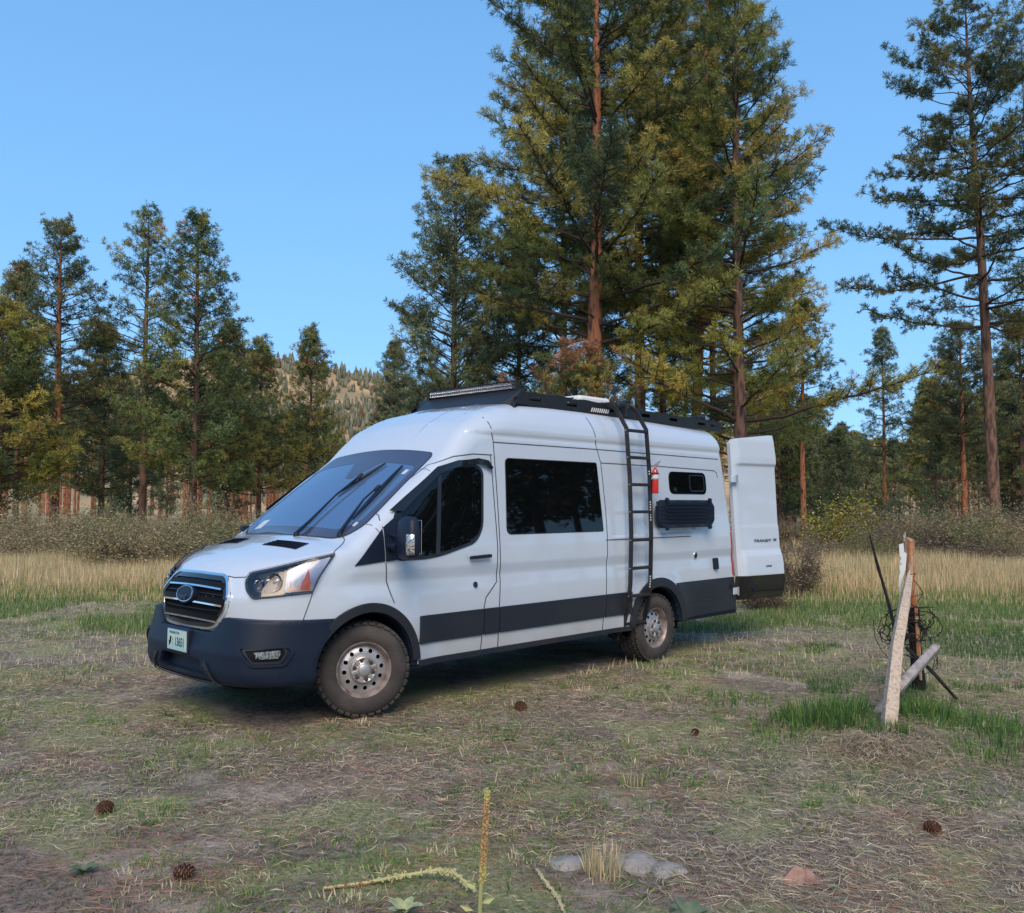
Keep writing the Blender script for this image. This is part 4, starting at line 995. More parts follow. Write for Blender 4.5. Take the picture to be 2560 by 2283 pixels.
# ------------------------------------------------------------------ ground sheet, denser near the camera
def polar_sheet(name, rad, nang, zf, mt, center=(4.3, 6.7)):
    th = np.linspace(0, 2*PI, nang+1)[:-1]; R = np.array(rad)
    X = center[0]+R[:, None]*np.cos(th); Y = center[1]+R[:, None]*np.sin(th); Z = zf(X, Y)
    V = np.stack([X, Y, Z], -1).reshape(-1, 3); n = nang; Q = []
    i = np.arange(len(R)-1)[:, None]; k = np.arange(n)[None]; k2 = (k+1) % n
    Q = np.stack([i*n+k, (i+1)*n+k, (i+1)*n+k2, i*n+k2], -1).reshape(-1, 4)
    c0 = len(V); V = np.concatenate([V, [[center[0], center[1], float(zf(np.array(center[0]), np.array(center[1])))]]])
    T = [(c0, k_, (k_+1) % n, (k_+1) % n) for k_ in range(n)]
    o = mesh_np(name, V, F=[tuple(map(int, q)) for q in Q]+[(c0, k_, (k_+1) % n) for k_ in range(n)], mat=mt, smooth=True); return o
gm = bpy.data.materials.new('meadow_soil'); gm.use_nodes = True
_n = gm.node_tree.nodes; _l = gm.node_tree.links; _b = _n['Principled BSDF']; _b.inputs['Roughness'].default_value = .95; _b.inputs['Specular IOR Level'].default_value = .1
_tc = _n.new('ShaderNodeTexCoord')
def _noise(sc, det=8, vec=None, rough=.6):
    q = _n.new('ShaderNodeTexNoise'); q.inputs['Scale'].default_value = sc; q.inputs['Detail'].default_value = det; q.inputs['Roughness'].default_value = rough; _l.new(_tc.outputs['Object'], q.inputs['Vector']); return q.outputs['Fac']
def _rng(s, a, b):
    q = _n.new('ShaderNodeMapRange'); q.inputs['From Min'].default_value = a; q.inputs['From Max'].default_value = b; _l.new(s, q.inputs['Value']); return q.outputs[0]
def _mix(f, a, b):
    q = _n.new('ShaderNodeMix'); q.data_type = 'RGBA'; _l.new(f, q.inputs['Factor'])
    for k, v in ((6, a), (7, b)):
        if isinstance(v, tuple): q.inputs[k].default_value = (*v, 1)
        else: _l.new(v, q.inputs[k])
    return q.outputs[2]
soil = _mix(_rng(_noise(26), .35, .68), (.115, .090, .070), (.34, .285, .235))
soil = _mix(_rng(_noise(2.2, 10), .50, .66), soil, (.42, .36, .30))
soil = _mix(_rng(_noise(70, 4), .56, .68), soil, (.030, .023, .020))
turf = _mix(_rng(_noise(40), .35, .65), (.15, .185, .075), (.40, .38, .22))
near = _mix(_rng(_noise(.9, 10), .50, .58), soil, turf)
_sp = _n.new('ShaderNodeVectorMath'); _sp.operation = 'DISTANCE'; _l.new(_tc.outputs['Object'], _sp.inputs[0]); _sp.inputs[1].default_value = (4.3, 6.7, 0)
_l.new(_mix(_rng(_sp.outputs['Value'], 14, 26), near, _mix(_rng(_noise(.35), .4, .6), (.52, .43, .25), (.36, .33, .18))), _b.inputs['Base Color'])
_bs = _n.new('ShaderNodeMapRange'); _l.new(_sp.outputs['Value'], _bs.inputs['Value']); _bs.inputs['From Min'].default_value = 8; _bs.inputs['From Max'].default_value = 28; _bs.inputs['To Min'].default_value = .9; _bs.inputs['To Max'].default_value = .02
_bp = _n.new('ShaderNodeBump'); _l.new(_bs.outputs[0], _bp.inputs['Strength']); _bp.inputs['Distance'].default_value = .03; _l.new(_noise(22, 10, rough=.7), _bp.inputs['Height']); _l.new(_bp.outputs[0], _b.inputs['Normal'])
rad = list(np.linspace(.4, 3, 12))+list(np.geomspace(3.1, 30, 90))+list(np.geomspace(31, 2500, 60))
tag(polar_sheet('ground', rad, 330, ground_z, gm), kind='structure')

# hill behind the forest
def hill_z(t):   # skyline height (m at 620 m) along photo column
    return np.interp(t, [-1400, -300, 60, 300, 430, 500, 560, 620, 680, 740, 800, 1000, 1300, 1700, 2100, 2600, 3400], [40, 60, 78, 96, 104, 103, 102, 98.5, 95, 91, 84, 66, 55, 48, 40, 30, 20])
cols = np.arange(-1300, 3300, 24); deps = np.linspace(260, 620, 26); Vh = []
for j, dp in enumerate(deps):
    for i, cx in enumerate(cols):
        p = at3(cx, 1004, dp); t = (dp-260)/360; h = hill_z(cx)*(t**1.35)+5*(float(fbm(p[0]*.012, p[1]*.012, 5))-.5)*t*1.5
        Vh.append((p[0], p[1], -1.0+h))
for i, cx in enumerate(cols):
    p = at3(cx, 1004, 760); Vh.append((p[0], p[1], -1+hill_z(cx)*.8))
nc = len(cols); Fh = [(j*nc+i, j*nc+i+1, (j+1)*nc+i+1, (j+1)*nc+i) for j in range(len(deps)) for i in range(nc-1)]
hm = mat('dry_hillside', (.55, .38, .21), .95, noise=(.02, (.34, .26, .15), .42, .58), spec=.05)
hill = tag(mesh_np('hill', np.array(Vh), F=Fh, mat=hm, smooth=True), kind='structure')
def hill_h(cx, dp): 
    p = at3(cx, 1004, dp); t = (dp-260)/360; return p[0], p[1], -1+hill_z(cx)*(t**1.35)+5*(float(fbm(p[0]*.012, p[1]*.012, 5))-.5)*t*1.5
HV = []; HC = []; HT = []
for k in range(6600):
    cx = rng.uniform(380, 1000) if k < 4600 else rng.uniform(-700, 2800); dp = 265+355*rng.random()**.8
    x, y, z = hill_h(cx, dp)
    dens = noise2(x*.018, y*.018, 21)
    if dens < .50 and rng.random() < .80 and dp < 600: continue
    h = rng.uniform(3.2, 7.5); w = h*rng.uniform(.16, .26); s0 = len(HV); n = 5; a0 = rng.random()*6
    c = np.array((.20, .20, .13))*rng.uniform(.7, 1.5)  # paler tone mixes distance haze into the tree colour
    if rng.random() < .05: c = np.array((.22, .10, .05))
    for (rr, zz) in ((w*.7, h*.12), (w, h*.25), (w*.75, h*.5), (w*.35, h*.8)):
        for q in range(n):
            j_ = rng.uniform(.7, 1.25); HV.append((x+rr*j_*math.cos(a0+q*6.283/n), y+rr*j_*math.sin(a0+q*6.283/n), z+zz)); HC.append(c*(.7+.6*rng.random()))
    HV.append((x, y, z+h)); HC.append(c)
    for L in range(3):
        for q in range(n):
            a = s0+L*n+q; b = s0+L*n+(q+1) % n; HT += [(a, b, b+n), (a, b+n, a+n)]
    for q in range(n): HT.append((s0+3*n+q, s0+3*n+(q+1) % n, s0+4*n))
hf = mesh_np('hillside_forest', np.array(HV), tris=np.array(HT), mat=M['leaf'], col=np.array(HC)); tag(hf, 'distant pines covering the tan hillside left of the van roof', 'forest', kind='stuff')

# ------------------------------------------------------------------ pines
PAL = {'olive': [(.20, .215, .060), (.125, .165, .058), (.29, .255, .070), (.065, .100, .045)],
       'green': [(.140, .190, .060), (.100, .145, .058), (.23, .235, .070), (.065, .105, .048)],
       'blue':  [(.105, .150, .082), (.080, .118, .070), (.150, .185, .090), (.20, .215, .10)],
       'gold':  [(.26, .25, .055), (.165, .20, .055), (.34, .27, .065), (.075, .110, .045)],
       'dark':  [(.085, .115, .052), (.060, .085, .042), (.150, .160, .058), (.19, .17, .060)]}
BROWN = [(.34, .16, .09), (.26, .13, .075), (.42, .22, .13)]
def frames(D):
    D = D/np.maximum(np.linalg.norm(D, axis=1), 1e-9)[:, None]
    up = np.where(np.abs(D[:, 2:3]) < .9, np.array([[0, 0, 1.]]), np.array([[1., 0, 0]]))
    A = np.cross(D, up); A /= np.linalg.norm(A, axis=1)[:, None]; return D, A, np.cross(A, D)
def tufts(P, D, Ccol, r, nn=16, length=.24, width=.020, spread=1.55):
    """bunches of long needles: triangles fanning out from each twig end"""
    m = len(P); D, A, B = frames(D)
    ph = r.uniform(0, 2*PI, (m, nn)); el = spread*np.sqrt(r.random((m, nn))); back = r.uniform(-.35, .1, (m, nn))*length
    dirs = (np.cos(el)[..., None]*D[:, None]+np.sin(el)[..., None]*(np.cos(ph)[..., None]*A[:, None]+np.sin(ph)[..., None]*B[:, None]))
    base = P[:, None]+back[..., None]*D[:, None]; L = length*r.uniform(.7, 1.15, (m, nn))
    tip = base+dirs*L[..., None]; tip[..., 2] -= .12*L*r.random((m, nn))
    side = np.cross(dirs, r.normal(size=(m, nn, 3))); side /= np.linalg.norm(side, axis=-1)[..., None]+1e-9
    w = width*r.uniform(.7, 1.3, (m, nn))[..., None]
    V = np.stack([base-side*w*.35, tip, base+dirs*L[..., None]*.5+side*w], 2).reshape(-1, 3)
    c = Ccol[:, None, None]*r.uniform(.75, 1.3, (m, nn, 1, 1))*np.array([.85, 1.15, 1.0])[None, None, :, None]
    return V, np.arange(len(V)).reshape(-1, 3), np.broadcast_to(c, (m, nn, 3, 3)).reshape(-1, 3)
def tubes_np(segs, n=4):
    """segs (a,b,ra,rb) arrays -> open tubes"""
    a, b, ra, rb = segs; D, A, B = frames(b-a); V = []; m = len(a)
    w = 2*PI*np.arange(n)/n; ring = np.cos(w)[None, :, None]*A[:, None]+np.sin(w)[None, :, None]*B[:, None]
    V = np.concatenate([a[:, None]+ring*ra[:, None, None], b[:, None]+ring*rb[:, None, None]], 1).reshape(-1, 3)
    k = np.arange(n); q = np.stack([k, (k+1) % n, n+(k+1) % n, n+k], -1); Q = (np.arange(m)[:, None, None]*2*n+q[None]).reshape(-1, 4)
    return V, Q
def make_pine(seed, H, Rmax, cb=.3, r0=.25, pal='olive', bark='bark_red', prof='cone', dens=1.0, nn=26, tl=.23, brown=0.0, dead=10, fork=0, lean=(0, 0), shape_pow=.6, tw=.0145, updraft=.30, spacing=.36, rag=.25, extra=.5, gapcam=0.0):
    r = np.random.default_rng(seed)
    # trunk line
    nz = 16; zz = np.linspace(0, 1, nz); wob = np.stack([lean[0]*zz+.012*H*np.sin(zz*5+seed)*zz*(1-zz), lean[1]*zz+.012*H*np.cos(zz*4+seed*2)*zz*(1-zz), zz*H], 1)
    def tp(t): return np.array([np.interp(t, zz, wob[:, i]) for i in range(3)])
    n = 14; V = []; Q = []
    def rt(t): return r0*(1-t)**.75*(1+.25*math.exp(-t*H/.5))+.012
    for i in range(nz):
        for k in range(n):
            a = 2*PI*k/n; rr = rt(zz[i])*(1+.07*math.sin(3*a+i)+r.normal()*.035); V.append((wob[i, 0]+rr*math.cos(a), wob[i, 1]+rr*math.sin(a), wob[i, 2]-(.25 if i == 0 else 0)))
    for i in range(nz-1):
        for k in range(n): Q.append((i*n+k, i*n+(k+1) % n, (i+1)*n+(k+1) % n, (i+1)*n+k))
    trunk = (np.array(V), np.array(Q))
    SA, SB, RA, RB = [], [], [], []; TP, TD, TC = [], [], []
    pc = PAL[pal]
    def seg(a, b, ra, rb): SA.append(a); SB.append(b); RA.append(ra); RB.append(rb)
    z = cb*H; nb = 0; az = r.random()*6
    whorls = []
    while z < H*.985:
        t = z/H; tc = (t-cb)/(1-cb)
        if prof == 'cone': Rr = Rmax*min((1-tc)**shape_pow, (1-tc)*1.95+.02)*(.75+.25*min(tc/.12, 1))
        elif prof == 'oval': Rr = Rmax*math.sin(PI*min(.12+.88*tc, 1))**.55*(1-.35*tc)
        else: Rr = Rmax*(1-tc)**.6
        k = max(3, int(round((3+r.integers(0, 3))*dens))) if tc < .9 else 3
        for j in range(k):
            az += 2.4+r.normal()*.35
            if gapcam and math.cos(az-.98) > .45 and r.random() < gapcam: continue
            L = max(Rr*(1+r.normal()*rag), .14)
            if r.random() < .10: L *= 1.25
            whorls.append((z+r.normal()*.12, az, L, tc))
        z += spacing*(1.25-.6*tc)*(.8+.4*r.random())*max(H/16, .75)
    for (z, az, L, tc) in whorls:
        t = min(max(z/H, 0), 1); p = tp(t); d0 = np.array([math.cos(az), math.sin(az), 0.0])
        rise = updraft+.75*max(tc-.35, 0)-.12*(1-tc)+r.normal()*.10; ns = max(int(L/.38), 3)
        pts = [p]; dead_b = r.random() < brown; heavy = r.random() < .10
        sidew = np.array([-d0[1], d0[0], 0])*r.normal()*.12
        for q in range(ns):
            s = (q+1)/ns; dz = rise*(1-.4*s)+.40*s*s; v = d0+sidew*s+np.array([0, 0, dz])+r.normal(size=3)*.09; v /= np.linalg.norm(v); pts.append(pts[-1]+v*L/ns)
        rb = min(rt(t)*.42, .012+.013*L)
        base_c = np.array(pc[r.integers(len(pc))])*r.uniform(.75, 1.5)
        for q in range(ns): seg(pts[q], pts[q+1], rb*(1-q/ns*.8), rb*(1-(q+1)/ns*.8))
        for q in range(1, ns+1):
            s = q/ns
            if s < .30+.15*r.random() and L > .8: continue
            nsub = 1 if q < ns else 3
            for sd in ((-1, 1) if q < ns else (-.5, 0, .5)):
                v = pts[q]-pts[q-1]; v /= np.linalg.norm(v); sdv = np.cross(v, [0, 0, 1]); 
                th_ = r.uniform(-.9, 1.0); u = v*.70+(sdv*sd*math.cos(th_)+np.array([0, 0, math.sin(th_)]))*.85*(1 if q < ns else .8)+np.array([0, 0, .25+.2*r.random()])+r.normal(size=3)*.16; u /= np.linalg.norm(u)
                sl_ = min(.75, .20+.30*L*(1.05-s)+.12*r.random()) if q < ns else .18+.1*r.random()
                e = pts[q]+u*sl_; seg(pts[q], e, rb*.35, rb*.15)
                for m in np.arange(sl_, .12, -.19*(1.0 if dens >= 1 else 1.3)):
                    c = pts[q]+u*m+r.normal(size=3)*.05
                    TP.append(c); TD.append(u+r.normal(size=3)*.35+np.array([0, 0, .55]))
                    cc = base_c if r.random() > .12 else np.array(pc[r.integers(len(pc))])
                    if dead_b or (brown > 0 and r.random() < brown*.4): cc = np.array(BROWN[r.integers(3)])
                    TC.append(cc*r.uniform(.85, 1.15))
                    if extra and r.random() < extra: TP.append(c+r.normal(size=3)*.13); TD.append(u+r.normal(size=3)*.6+np.array([0, 0, .25])); TC.append(cc*r.uniform(.8, 1.2))
    # leader
    for q in range(4): TP.append(tp(1-.012*q)); TD.append(np.array([0, 0, 1.])+r.normal(size=3)*.2); TC.append(np.array(pc[0]))
    # bare dead snags below the crown
    for q in range(dead):
        t = cb*r.uniform(.25, 1.05); p = tp(t); a = r.random()*6.28; L = r.uniform(.5, 1.0)*Rmax*.55; pp = p
        for s in range(3):
            v = np.array([math.cos(a), math.sin(a), -.1+.15*s])+r.normal(size=3)*.18; nx = pp+v*L/3; seg(pp, nx, .022*(1-s*.3), .022*(.7-s*.3)); pp = nx
            if s > 0:
                for w in range(2): v2 = v+r.normal(size=3)*.7; seg(nx, nx+v2*.25*L/2, .008, .004)
    br = tubes_np((np.array(SA), np.array(SB), np.array(RA), np.array(RB)), 3)
    tv = tufts(np.array(TP), np.array(TD), np.array(TC), r, nn=nn, length=tl, width=tw)
    return dict(trunk=trunk, br=br, crown=tv, bark=bark, n=len(TP))
def pine_obj(data, loc, label, group=None, name='pine_tree', cat='tree', rz=0.0):
    o = empty(name, loc, rz, label, cat, group)
    mesh_np('trunk', data['trunk'][0], tris=data['trunk'][1], mat=M[data['bark']], parent=o, smooth=True)
    b = mesh_np('branches', data['br'][0], tris=data['br'][1], mat=M['limb'], parent=o); b['kind'] = 'stuff'
    c = mesh_np('crown', data['crown'][0], tris=data['crown'][1], mat=M['needle'], parent=o, col=data['crown'][2]); c['kind'] = 'stuff'
    return o
def Hof(ytop, D): return (1260-1.2543*ytop)/2253*D+1.67
TREES = [
 # x base, depth, ytop, Rmax, cb, r0, palette, bark, options, label
 (108, 45, 436, 2.2, .36, .27, 'dark', 'bark_red', dict(seed=3, dens=1.0, gapcam=.35, dead=14), 'pine with a long bare orange trunk, tallest tree of the left edge group', 4),
 (284, 48, 412, 2.2, .26, .24, 'olive', 'bark_dark', dict(seed=11, dens=.8, brown=0.015), 'tall open pine with see-through top, left of the dense pointed pine'),
 (384, 44, 420, 2.25, .16, .24, 'green', 'bark_dark', dict(seed=21, dens=1.2, brown=0.030, shape_pow=.7), 'dense pointed pine with brown lower boughs, right one of the two tallest on the left'),
 (30, 52, 520, 2.2, .28, .20, 'dark', 'bark_dark', dict(seed=31), 'shorter dark pine at the left edge behind the orange trunk'),
 (-5, 40, 605, 2.3, .15, .16, 'gold', 'bark_dark', dict(seed=41, dens=1.3), 'yellow-green bushy pine cut off by the left edge of the picture'),
 (200, 57, 640, 2.4, .12, .17, 'dark', 'bark_dark', dict(seed=51, dens=1.2), 'low dark pine filling the gap between the two left groups'),
 (452, 50, 640, 1.8, .14, .17, 'olive', 'bark_dark', dict(seed=61, dens=1.3, brown=0.050), 'small rusty-tipped pine tucked against the right side of the dense pointed pine'),
 (516, 54, 672, 1.9, .24, .17, 'gold', 'bark_dark', dict(seed=71, dens=1.1, brown=0.025), 'middle-sized olive pine left of the hill gap, beside the rusty-tipped one'),
 (616, 57, 650, 1.9, .20, .17, 'olive', 'bark_dark', dict(seed=81, dens=1.1), 'middle-sized green pine standing alone in front of the hill, above the windscreen'),
 (785, 60, 676, 1.9, .08, .17, 'blue', 'bark_dark', dict(seed=91, dens=1.2), 'small pine right of the hill, just left of the roof light bar'),
 (905, 41, 306, 2.9, .10, .24, 'blue', 'bark_dark', dict(seed=101, dens=1.25, prof='oval', tl=.26, updraft=.5), 'broad rounded pale-green pine left of the tall pine cluster'),
 (1035, 47, 420, 2.3, .15, .22, 'blue', 'bark_dark', dict(seed=111, dens=1.1), 'pale pine half hidden behind the left of the tall cluster'),
 (1188, 33, -330, 5.0, .30, .33, 'olive', 'bark_red', dict(seed=121, dens=1.25, nn=24, gapcam=.15, tl=.25, brown=0.006, shape_pow=.45, rag=.22, spacing=.38), 'tallest pine of the cluster with a thick orange trunk'),
 (1276, 35.5, -250, 3.9, .30, .26, 'olive', 'bark_dark', dict(seed=131, dens=1.2, nn=24, gapcam=.1, tl=.25, shape_pow=.45), 'second tall pine of the cluster, right beside the thick orange trunk'),
 (1376, 38, -260, 3.2, .36, .25, 'green', 'bark_red', dict(seed=141, dens=1.15, nn=22, gapcam=.15, tl=.25, lean=(-.8, .9), shape_pow=.5), 'slim-trunked tall pine, third trunk from the left in the cluster'),
 (1478, 33, -110, 4.2, .13, .27, 'gold', 'bark_dark', dict(seed=151, dens=1.25, nn=24, gapcam=.3, tl=.25, shape_pow=.72, rag=.28, spacing=.36), 'wide yellow-green pine at the right side of the cluster, reaching over the open rear door'),
 (1150, 30, 700, 2.0, .12, .09, 'olive', 'bark_dark', dict(seed=161, dens=1.3, prof='oval', brown=0.300, dead=3), 'young pine with rust-brown boughs just behind the van roof rack'),
 (1325, 44, -120, 3.6, .22, .22, 'green', 'bark_dark', dict(seed=145, dens=1.3), 'pine filling the middle of the tall cluster behind the two nearest trunks'),
 (1120, 41, -40, 3.6, .22, .22, 'dark', 'bark_dark', dict(seed=147, dens=1.3), 'dark pine behind the thick orange trunk on its left side'),
 (1425, 43, -60, 3.4, .20, .2, 'gold', 'bark_dark', dict(seed=149, dens=1.3), 'golden pine behind the right half of the tall cluster'),
 (1602, 52, 590, 2.0, .42, .19, 'gold', 'bark_red', dict(seed=171, dens=1.0, brown=0.040), 'golden pine with a bare red trunk right of the open rear door'),
 (1764, 62, 650, 1.35, .36, .16, 'blue', 'bark_red', dict(seed=181, dens=.9), 'slender pale pine standing alone in the sky gap on the right'),
 (1982, 42, -60, 5.6, .38, .33, 'dark', 'bark_dark', dict(seed=191, dens=1.3, nn=24, tl=.25, lean=(.55, -.55), shape_pow=.62, spacing=.50, rag=.30, updraft=.12), 'large open-branched pine at the right edge with a thick dark trunk'),
 (2062, 44, 60, 3.4, .42, .13, 'dark', 'bark_dark', dict(seed=196, dens=1.0, nn=16, shape_pow=.6, spacing=.6), 'pine at the extreme right edge, partly cut off, close to the large dark trunk'),
 (1922, 58, 640, 3.0, .40, .24, 'dark', 'bark_red', dict(seed=201, dens=1.1), 'dark pine with a straight red trunk left of the large right-hand trunk'),
 (1860, 70, 770, 2.4, .20, .18, 'green', 'bark_dark', dict(seed=211, dens=1.2), 'low green pine between the slender pale pine and the dark ones'),
 (2040, 66, 620, 3.2, .30, .22, 'dark', 'bark_dark', dict(seed=221, dens=1.1), 'dark pine deep behind the large right-hand trunk'),
 (1680, 76, 840, 2.4, .08, .16, 'blue', 'bark_dark', dict(seed=231, dens=1.2), 'grey-green young pine behind the yellow bush'),
 (1555, 60, 760, 2.2, .22, .18, 'olive', 'bark_dark', dict(seed=241, dens=1.0), 'pine hidden mostly by the open rear door and the wide pine'),
]
ntuft = 0; shared = {}; SHARE = {31: 0, 51: 0, 61: 1, 71: 1, 81: 1, 91: 2, 211: 1, 221: 0, 231: 2, 241: 1, 111: 2}
for row in TREES:
    bx, D, yt, Rm, cb, r0, pal, bark, opt, lab = row[:10]
    opt = dict(opt); H = Hof(yt, D)
    if opt['seed'] in SHARE:      # deep or half-hidden trees: three models, each tree its own size and turn
        m_ = SHARE[opt['seed']]
        if m_ not in shared: shared[m_] = [make_pine(seed=400+m_, H=13, Rmax=2.25, cb=(.16, .20, .14)[m_], r0=.15, pal=('dark', 'olive', 'blue')[m_], bark='bark_dark', dens=1.15, brown=.03, nn=14, tw=.024), None]
        sh = shared[m_]; sc_ = H/13; q_ = min(max(Rm/2.0/sc_, .85), 1.25)
        if sh[1] is None: sh[1] = pine_obj(sh[0], gpt(bx, D), lab); o = sh[1]
        else:
            o = sh[1].copy(); COL.objects.link(o); o.location = gpt(bx, D); o['label'] = lab
            for ch in sh[1].children: c_ = ch.copy(); COL.objects.link(c_); c_.parent = o
        o.scale = (sc_*q_, sc_*q_, sc_); o.rotation_euler = (0, 0, bx*.37)
        continue
    if D < 36 and opt['seed'] != 161: opt['extra'] = .75
    if D >= 40 or opt['seed'] in (145, 147, 149): opt['nn'] = 14 if D >= 43 or opt['seed'] < 160 else 20; opt['tw'] = .024
    data = make_pine(H=H, Rmax=Rm*(1.48 if bx < 800 else 1.12), cb=cb, r0=r0*(.85 if D > 40 else .95), pal=pal, bark=bark, **opt); ntuft += data['n']
    pine_obj(data, gpt(bx, D), lab)
print('tufts', ntuft)
# forest behind: few models, many individuals
base = []
for k, (H, Rm, cb, r0, pal, bark) in enumerate(((15, 2.0, .50, .17, 'olive', 'bark_red'), (12, 1.8, .44, .14, 'green', 'bark_red'), (17, 2.1, .58, .19, 'dark', 'bark_red'), (9, 1.7, .12, .12, 'blue', 'bark_dark'), (14, 1.9, .54, .15, 'gold', 'bark_red'))):
    d = make_pine(seed=300+k, H=H, Rmax=Rm, cb=cb, r0=r0, pal=pal, bark=bark, dens=.9, nn=9, tl=.36, tw=.05, dead=8, spacing=.55, extra=.3); base.append((d, H))
protos = []
def where(x):
    for lim, t in ((60, 'at the left edge'), (160, 'around the long orange trunk'), (250, 'left of the open see-through pine'), (330, 'below the open see-through pine'), (420, 'below the dense pointed pine'), (480, 'right of the dense pointed pine'), (560, 'below the olive pine left of the hill'), (680, 'round the lone pine above the windscreen'), (800, 'behind the windscreen'), (1000, 'under the broad rounded pine'), (1250, 'behind the front of the roof rack'), (1480, 'behind the rear of the roof'), (1560, 'behind the open rear door'), (1640, 'round the bare red trunk by the rear door'), (1720, 'behind the yellow bush'), (1800, 'round the slender pale pine'), (1880, 'left of the straight red trunk'), (1950, 'round the straight red trunk'), (2010, 'behind the large right-hand trunk')):
        if x < lim: return t
    return 'at the right edge'
def far(D): return 'nearer row' if D < 88 else ('middle row' if D < 115 else 'farthest row')
FL = ['slender pine of the distant forest', 'short orange-barked pine of the distant forest', 'tall bare-trunked pine of the distant forest', 'low bushy pine of the distant forest', 'yellow-green pine of the distant forest']
r = np.random.default_rng(99); cnt = 0
def place_bg(k, loc, s, rz, label=None, grp='pines of the distant forest'):
    if len(protos) <= k or protos[k] is None:
        while len(protos) <= k: protos.append(None)
        o = pine_obj(base[k][0], loc, label or FL[k], grp); protos[k] = o; o.scale = (s, s, s); o.rotation_euler = (0, 0, rz); return o
    o = protos[k].copy(); COL.objects.link(o); o.location = loc; o.rotation_euler = (0, 0, rz); o.scale = (s, s, s); o['label'] = label or FL[k]; o['group'] = grp
    for ch in protos[k].children: c = ch.copy(); COL.objects.link(c); c.parent = o
    return o
for i in range(262):
    left = r.random() < .55
    x = r.uniform(-80, 800) if left else r.uniform(1480, 2120)
    if r.random() < .12: x = r.uniform(800, 1500)
    D = r.uniform(66, 150)
    if 620 < x < 800 and D < 95 and r.random() < .8: continue
    if 1690 < x < 1830: D = r.uniform(95, 160)
    k = int(r.choice([0, 1, 2, 4, 2, 0])) if i < 225 else 3; s = r.uniform(.75, 1.1)
    if i >= 225: D = r.uniform(58, 95); x = r.uniform(1500, 2110) if r.random() < .8 else r.uniform(-60, 480)
    if i >= 225 and (620 < x < 800 or 1700 < x < 1830): D = r.uniform(90, 120)
    ymax = 720 if x < 480 else (800 if x < 660 else (860 if x < 800 else (700 if x < 1640 else (850 if x < 1840 else 680))))
    Hm = Hof(ymax, D); s = min(s, Hm/base[k][1]*r.uniform(.8, 1))
    place_bg(k, gpt(x, D), s, r.random()*6.28, FL[k].replace('of the distant forest', '')+far(D)+', '+where(x))
# pines standing behind the photographer, seen only as reflections in the glass and paint
fb = make_pine(seed=401, H=14, Rmax=2.0, cb=.3, r0=.2, pal='dark', dens=.7, nn=3, tl=.7, tw=.26, dead=0, spacing=.8, extra=0)
_V, _T, _C, _o = [], [], [], 0
for i in range(80):
    a = math.radians(r.uniform(-45, 178)); D = r.uniform(38, 56); x, y = CAM[0]+D*math.cos(a), CAM[1]+D*math.sin(a); s_ = r.uniform(.75, 1.2)
    for key in ('crown', 'trunk'):
        v = fb[key][0]*s_+np.array([x, y, float(ground_z(x, y))]); t = fb[key][1]
        if t.shape[1] == 4: t = np.concatenate([t[:, :3], t[:, [0, 2, 3]]])
        _V.append(v); _T.append(t+_o); _o += len(v); _C.append(fb['crown'][2] if key == 'crown' else np.tile([[.10, .06, .045]], (len(v), 1)))
tag(mesh_np('forest_behind_camera', np.concatenate(_V), tris=np.concatenate(_T), mat=M['needle'], col=np.concatenate(_C)), 'pine forest standing behind the photographer, mirrored in the van windows', 'forest', kind='stuff')

# ------------------------------------------------------------------ shrubs
def make_shrub(seed, R, H, cols, leaf=.035, nleaf=2600, twigs=40, sparse=.0, clump=.5):
    r = np.random.default_rng(seed); SA, SB, RA, RB = [], [], [], []; tips = []
    for k in range(twigs):
        a = r.random()*6.28; e = r.uniform(.25, 1.0); p = np.array([r.normal()*.12*R, r.normal()*.12*R, 0]); tgt = np.array([math.cos(a)*R*math.sqrt(r.random()), math.sin(a)*R*math.sqrt(r.random()), H*e]); 
        ph = max(0, 1-(np.hypot(tgt[0], tgt[1])/R)**2)**.5; tgt[2] = min(tgt[2], H*(.35+.65*ph))
        pr = p
        for s in range(4):
            q = p+(tgt-p)*((s+1)/4)+r.normal(size=3)*.05*R; SA.append(pr); SB.append(q); RA.append(.010*(1-s*.22)); RB.append(.010*(.78-s*.22)); pr = q
            if s > 0:
                for w in range(3):
                    e2 = q+r.normal(size=3)*.22*R+np.array([0, 0, .06]); SA.append(q); SB.append(e2); RA.append(.004); RB.append(.002); tips.append(e2); tips.append((q+e2)/2)
        tips.append(pr)
    br = tubes_np((np.array(SA), np.array(SB), np.array(RA), np.array(RB)), 3)
    tips = np.array(tips); c = tips[r.integers(len(tips), size=nleaf)]+r.normal(size=(nleaf, 3))*.07*R
    c[:, 2] = np.maximum(c[:, 2], .03)
    D, A, B = frames(r.normal(size=(nleaf, 3))); s = leaf*r.uniform(.6, 1.4, nleaf)[:, None]
    V = np.stack([c-A*s*.5, c+B*s*.35, c+A*s*.6, c-B*s*.35], 1).reshape(-1, 3); Q = np.arange(len(V)).reshape(-1, 4)
    cl = np.array(cols)[r.integers(len(cols), size=nleaf)]*r.uniform(.7, 1.3, (nleaf, 1)); cl = np.repeat(cl, 4, 0)
    return br, (V, Q, cl)
def shrub_obj(d, loc, label, group=None, s=(1, 1, 1), rz=0.0, cat='shrub', name='shrub'):
    o = empty(name, loc, rz, label, cat, group); o.scale = s
    b = mesh_np('stems', d[0][0], tris=d[0][1], mat=M['twig'], parent=o); b['kind'] = 'stuff'
    c = mesh_np('foliage', d[1][0], tris=d[1][1], mat=M['leaf'], parent=o, col=d[1][2]); c['kind'] = 'stuff'; return o
